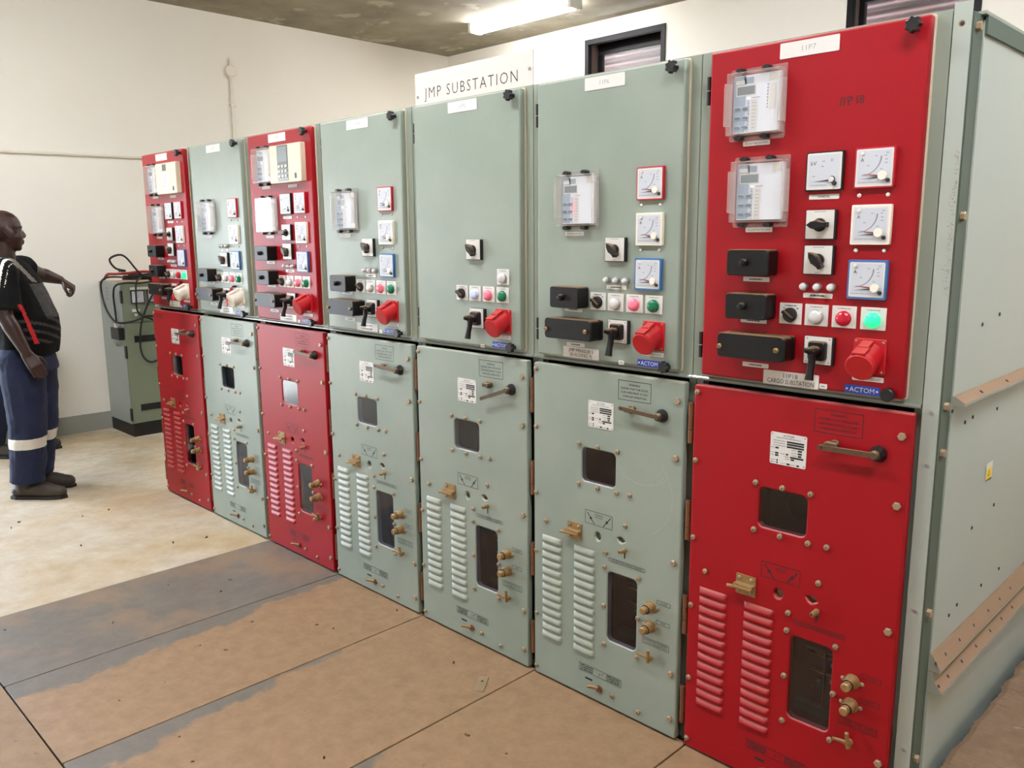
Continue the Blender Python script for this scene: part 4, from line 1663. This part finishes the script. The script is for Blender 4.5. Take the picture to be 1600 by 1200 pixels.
def loft(bm, rings, seg=28):
    """rings of (x, y, z, rx, ry): a closed tube of stacked ellipses"""
    vs = []
    for x, y, z, rx, ry in rings:
        vs.append([bm.verts.new((x + rx * cos(2 * pi * i / seg), y + ry * sin(2 * pi * i / seg), z)) for i in range(seg)])
    for k in range(len(rings) - 1):
        for i in range(seg):
            j = (i + 1) % seg
            bm.faces.new((vs[k][i], vs[k][j], vs[k + 1][j], vs[k + 1][i]))
    bm.faces.new(vs[-1])
    bm.faces.new(list(reversed(vs[0])))


def merge(name, bm, voxel, smooth, folds=None, mats=(), region=None):
    me = bpy.data.meshes.new(name)
    bmesh.ops.recalc_face_normals(bm, faces=bm.faces)
    bm.to_mesh(me)
    bm.free()
    o = bpy.data.objects.new(name, me)
    COL.objects.link(o)
    r = o.modifiers.new('r', 'REMESH')
    r.mode = 'VOXEL'
    r.voxel_size = voxel
    s = o.modifiers.new('s', 'SMOOTH')
    s.factor = .5
    s.iterations = smooth
    if folds:
        t = bpy.data.textures.new(name, 'CLOUDS')
        t.noise_scale = folds[1]
        t.noise_depth = 2
        d = o.modifiers.new('d', 'DISPLACE')
        d.texture = t
        d.strength = folds[0]
        d.mid_level = .5
    dg = bpy.context.evaluated_depsgraph_get()
    out = bpy.data.meshes.new_from_object(o.evaluated_get(dg))
    bpy.data.objects.remove(o)
    out.name = name
    out.materials.clear()
    for m in mats:
        out.materials.append(M[m])
    idx = [0] * len(out.polygons)
    if region:
        idx = [region(p.center, p.normal) for p in out.polygons]
    out.polygons.foreach_set('material_index', idx)
    out.polygons.foreach_set('use_smooth', [True] * len(out.polygons))
    out.update()
    return out


def hand(bm, wrist, dirv, palmn, curl, thumb_side, s=1.0, spread=.021):
    """palm, four jointed fingers of different lengths and a thumb; dirv runs to the knuckles, palmn is where the palm looks"""
    d = Vector(dirv).normalized()
    n = (Vector(palmn) - d * Vector(palmn).dot(d)).normalized()
    side = d.cross(n) * thumb_side
    wr = Vector(wrist)
    kn = wr + d * .088 * s
    for t in (-1.4, -.5, .5, 1.4):
        limb(bm, [wr + side * t * .011 * s, kn + side * t * spread * .98 * s], [.019 * s, .0135 * s])
    for i, (t, L) in enumerate(zip((1.5, .5, -.5, -1.5), (.072, .082, .076, .060))):
        p = kn + side * t * spread * s
        pts, dd, ang = [p], d.copy(), 0
        cs = curl[i] if isinstance(curl, (list, tuple)) else curl
        for frac in (.44, .32, .24):
            ang += cs
            dd = (d * cos(ang) + n * sin(ang))
            pts.append(pts[-1] + dd * L * frac * s)
        limb(bm, pts, [.0105 * s, .0098 * s, .009 * s, .0078 * s])
    b = wr + d * .03 * s + side * .022 * s
    t1 = b + (side * .75 + d * .6 + n * .35).normalized() * .04 * s
    t2 = t1 + (side * .25 + d * .8 + n * .5).normalized() * .033 * s
    t3 = t2 + (d * .85 + n * .55 - side * .1).normalized() * .026 * s
    limb(bm, [b, t1, t2, t3], [.015 * s, .0125 * s, .011 * s, .0085 * s])


def person(P, loc, rz, label, shirt_region, shirt_mats):
    root = empty('person', loc, label, 'person', None, rz)
    J = P
    bm = bmesh.new()
    hc = Vector(J['head'])
    yaw = Matrix.Rotation(J.get('look', 0), 4, 'Z')

    def hp(x, y, z):
        v = yaw @ Vector((x, y, z))
        return hc + v
    # head: skull, face, jaw, brow, nose, lips, ears
    solid_sphere(bm, hp(-.012, 0, .022), (.104, .079, .100), yaw)
    solid_sphere(bm, hp(.022, 0, -.035), (.074, .066, .082), yaw)
    solid_sphere(bm, hp(.034, 0, -.083), (.052, .052, .042), yaw)
    solid_sphere(bm, hp(.062, 0, -.106), (.022, .026, .018), yaw)
    solid_sphere(bm, hp(.072, 0, .022), (.020, .052, .014), yaw)
    limb(bm, [hp(.088, 0, .006), hp(.104, 0, -.028), hp(.100, 0, -.036)], [.009, .013, .013])
    for y in (-.011, .011):
        solid_sphere(bm, hp(.096, y, -.036), .010)
    solid_sphere(bm, hp(.088, 0, -.063), (.014, .026, .008), yaw)
    solid_sphere(bm, hp(.086, 0, -.077), (.013, .023, .009), yaw)
    for y in (-1, 1):
        solid_sphere(bm, hp(.045, y * .045, -.038), (.034, .022, .026), yaw)
        T = yaw @ Matrix.Rotation(y * .35, 4, 'Z') @ Matrix.Rotation(-.2, 4, 'Y')
        solid_sphere(bm, hp(-.006, y * .084, -.014), (.022, .010, .034), T)
        solid_sphere(bm, hp(-.001, y * .086, -.042), (.011, .009, .013), T)
    nb = Vector(J['neck'])
    limb(bm, [nb + Vector((-.01, 0, -.03)), hc + Vector((-.022, 0, -.075))], [.066, .060])
    # trunk
    loft(bm, J['trunk'])
    for sd in ('r', 'l'):
        y = -1 if sd == 'r' else 1
        sh, el, wr = Vector(J[sd + '_shoulder']), Vector(J[sd + '_elbow']), Vector(J[sd + '_wrist'])
        limb(bm, [sh, sh.lerp(el, .45), el], [.064, .055, .044])
        limb(bm, [el, el.lerp(wr, .28), wr], [.044, .047, .029])
        hand(bm, wr, J[sd + '_hand'], J[sd + '_palm'], J[sd + '_curl'], J[sd + '_thumb'])
        hipj, kn, an = Vector(J[sd + '_hip']), Vector(J[sd + '_knee']), Vector(J[sd + '_ankle'])
        limb(bm, [hipj, hipj.lerp(kn, .5), kn], [.092, .078, .058])
        limb(bm, [kn, kn.lerp(an, .3), an], [.058, .058, .036])
    put('body', merge('body', bm, .0052, 3, None, ('skin',)), root)
    # eyes on the face
    for y in (-1, 1):
        g = G(XYZ)
        g.lathe(0, 0, [(.001, -.004), (.009, -.002), (.0095, .001), (.006, .004), (.002, .005)], 'white', 10)
        g.lathe(0, 0, [(.004, .0045), (.003, .0056)], 'ink', 8)
        put('eye', g.mesh('eye'), root, hp(.082, y * .031, .004), (0, pi / 2 - .1, J.get('look', 0)))
    # shirt
    bm = bmesh.new()
    loft(bm, J['shirt'])
    for sd in ('r', 'l'):
        sh, el = Vector(J[sd + '_shoulder']), Vector(J[sd + '_elbow'])
        e = sh.lerp(el, J['sleeve'] if sd == 'r' else J.get('sleeve_l', J['sleeve']))
        nbk = Vector(J['neck'])
        limb(bm, [nbk.lerp(sh, .25) + Vector((0, 0, -.03)), sh], [.07, .082])
        solid_cone(bm, sh, e, .084, .088)
    put('shirt', merge('shirt', bm, .0065, 3, (.012, .09), shirt_mats, shirt_region), root)
    # trousers, with the band of reflecting tape below the knee
    bm = bmesh.new()
    loft(bm, J['trousers'])
    for sd in ('r', 'l'):
        hipj, kn, an = Vector(J[sd + '_hip']), Vector(J[sd + '_knee']), Vector(J[sd + '_ankle'])
        an = kn.lerp(an, .93)
        limb(bm, [hipj, hipj.lerp(kn, .5), kn], [.128, .122, .110])
        mid = kn.lerp(an, .5)
        solid_cone(bm, kn, mid, .110, .105)
        solid_sphere(bm, mid, .104)
        solid_cone(bm, mid, an, .105, .098)
    z0, z1 = J['band']
    put('trousers', merge('trousers', bm, .0065, 3, (.020, .11), ('navy', 'reflect'), lambda c, n: 1 if z0 < c.z < z1 else 0), root)
    for sd in ('r', 'l'):
        an = Vector(J[sd + '_ankle'])
        a = J[sd + '_toe']
        T = Matrix.Rotation(a, 4, 'Z')
        bm = bmesh.new()
        f = lambda x, y, z: Vector((an.x, an.y, 0)) + (T @ Vector((x, y, z)))
        for pth, rr_ in (([(-.055, 0, .048), (.06, 0, .050), (.165, 0, .040), (.205, 0, .040)], [.044, .046, .046, .038]),):
            limb(bm, [f(*p) for p in pth], rr_)
        limb(bm, [f(-.02, 0, .06), f(-.02, 0, .16)], [.052, .052])
        solid_sphere(bm, f(.085, 0, .062), (.10, .046, .040), T)
        me = merge('boot', bm, .006, 3, None, ('boot',))
        for v in me.vertices:
            v.co.z = max(v.co.z, .012)
        put('boot', me, root)
        g = G(Matrix.Translation((an.x, an.y, 0)) @ T)
        sole = [(-.098, -.030), (-.06, -.044), (.05, -.044), (.15, -.054), (.225, -.036), (.248, 0), (.225, .036), (.15, .054), (.05, .044), (-.06, .044), (-.098, .030)]
        g.prism(sole, 0.0005, .020, 'plinth', .002)
        put('boot_sole', g.mesh('boot_sole', False), root)
    return root


def jersey(c, n):
    """0 black, 1 grey, 2 pale grey, 3 red, 4 white"""
    x, y, z = c
    if z < .928:
        return 3 if y < .05 and x < .10 else 0
    if y < -.15 and z > 1.33 and n.z > -.6:
        t = x - .045 + (1.5 - z) * .08
        if 0 < t % .034 < .014 and 0 < t < .07:
            return 4
    # sash lines run obliquely over chest and flank
    q = x + .535 * y
    if y < .0 and .98 < z < 1.225:
        t = (1.225 - z) / .24
        if abs(q - (.020 + .075 * t)) < .009 + .006 * t:
            return 3
    if y > -.17 and z > 1.345 and abs(q - (-.005 + (1.49 - z) * .85)) < .013:
        return 2
    if 1.13 < z < 1.335 and q > .085 + (1.335 - z) * .42 and y > -.17:
        return 1
    if n.x > .35 and .97 < z < 1.13 and ((z + y * .35) % .05) < .018:
        return 1
    return 0


TR = [(0.02, 0, .84, .12, .165), (.02, 0, .95, .13, .170), (.03, 0, 1.08, .135, .155), (0.0, 0, 1.25, .120, .165), (-.03, 0, 1.38, .100, .165), (-.045, 0, 1.46, .06, .09)]
A = dict(head=(-.028, -.002, 1.655), neck=(-.045, 0, 1.475), look=.9, trunk=TR,
         shirt=[(.035, 0, .905, .160, .190), (.035, 0, .93, .165, .192), (.045, 0, 1.04, .180, .190), (.042, 0, 1.14, .178, .185), (.015, 0, 1.25, .158, .180),
                (-.012, 0, 1.36, .132, .180), (-.035, 0, 1.44, .105, .150), (-.05, 0, 1.485, .080, .085)],
         trousers=[(.03, 0, .80, .15, .20), (.02, 0, .88, .150, .195), (.02, 0, .96, .145, .180)],
         r_shoulder=(.045, -.195, 1.415), r_elbow=(.065, -.250, 1.155), r_wrist=(.158, -.235, .930), r_hand=(.5, .0, -.85), r_palm=(-.5, .7, -.3), r_curl=[.22, .26, .3, .34], r_thumb=1,
         l_shoulder=(-.065, .185, 1.42), l_elbow=(-.085, .42, 1.375), l_wrist=(-.022, .55, 1.328), l_hand=(.72, .25, -.55), l_palm=(-.5, 0, -.85), l_curl=[.75, .9, .95, 1.0], l_thumb=-1,
         sleeve=.88, sleeve_l=.14, r_hip=(.035, -.10, .86), r_knee=(.05, -.115, .48), r_ankle=(-.005, -.105, .085), l_hip=(.01, .10, .86), l_knee=(.0, .10, .48), l_ankle=(-.075, .11, .085),
         r_toe=-.02, l_toe=.12, band=(.335, .40))
person(A, (-.55, -.62, 0), radians(45.02), 'bald person in a black jersey with white shoulder stripes, pointing at the cabinet', jersey,
       ('shirt', 'shirtgrey', 'shirtlight', 'shirtred', 'shirtwhite'))
B = dict(A)
B.update(look=0, r_elbow=(-.02, -.25, 1.14), r_wrist=(.03, -.24, .90), r_hand=(.2, 0, -.95), r_palm=(0, 1, 0),
         l_shoulder=(-.03, .195, 1.425), l_elbow=(-.05, .25, 1.14), l_wrist=(.02, .24, .90), l_hand=(.2, 0, -.95), l_palm=(0, -1, 0), l_curl=[.25, .3, .3, .35],
         sleeve=.8, r_ankle=(-.10, -.12, .085), r_knee=(-.02, -.12, .48), l_ankle=(.04, .12, .085), l_knee=(.04, .11, .48), band=(-1, -.9))
person(B, (-1.79, -.44, 0), radians(45), 'person in navy trousers and dark boots standing hidden behind the pointing person', lambda c, n: 0, ('navy',))
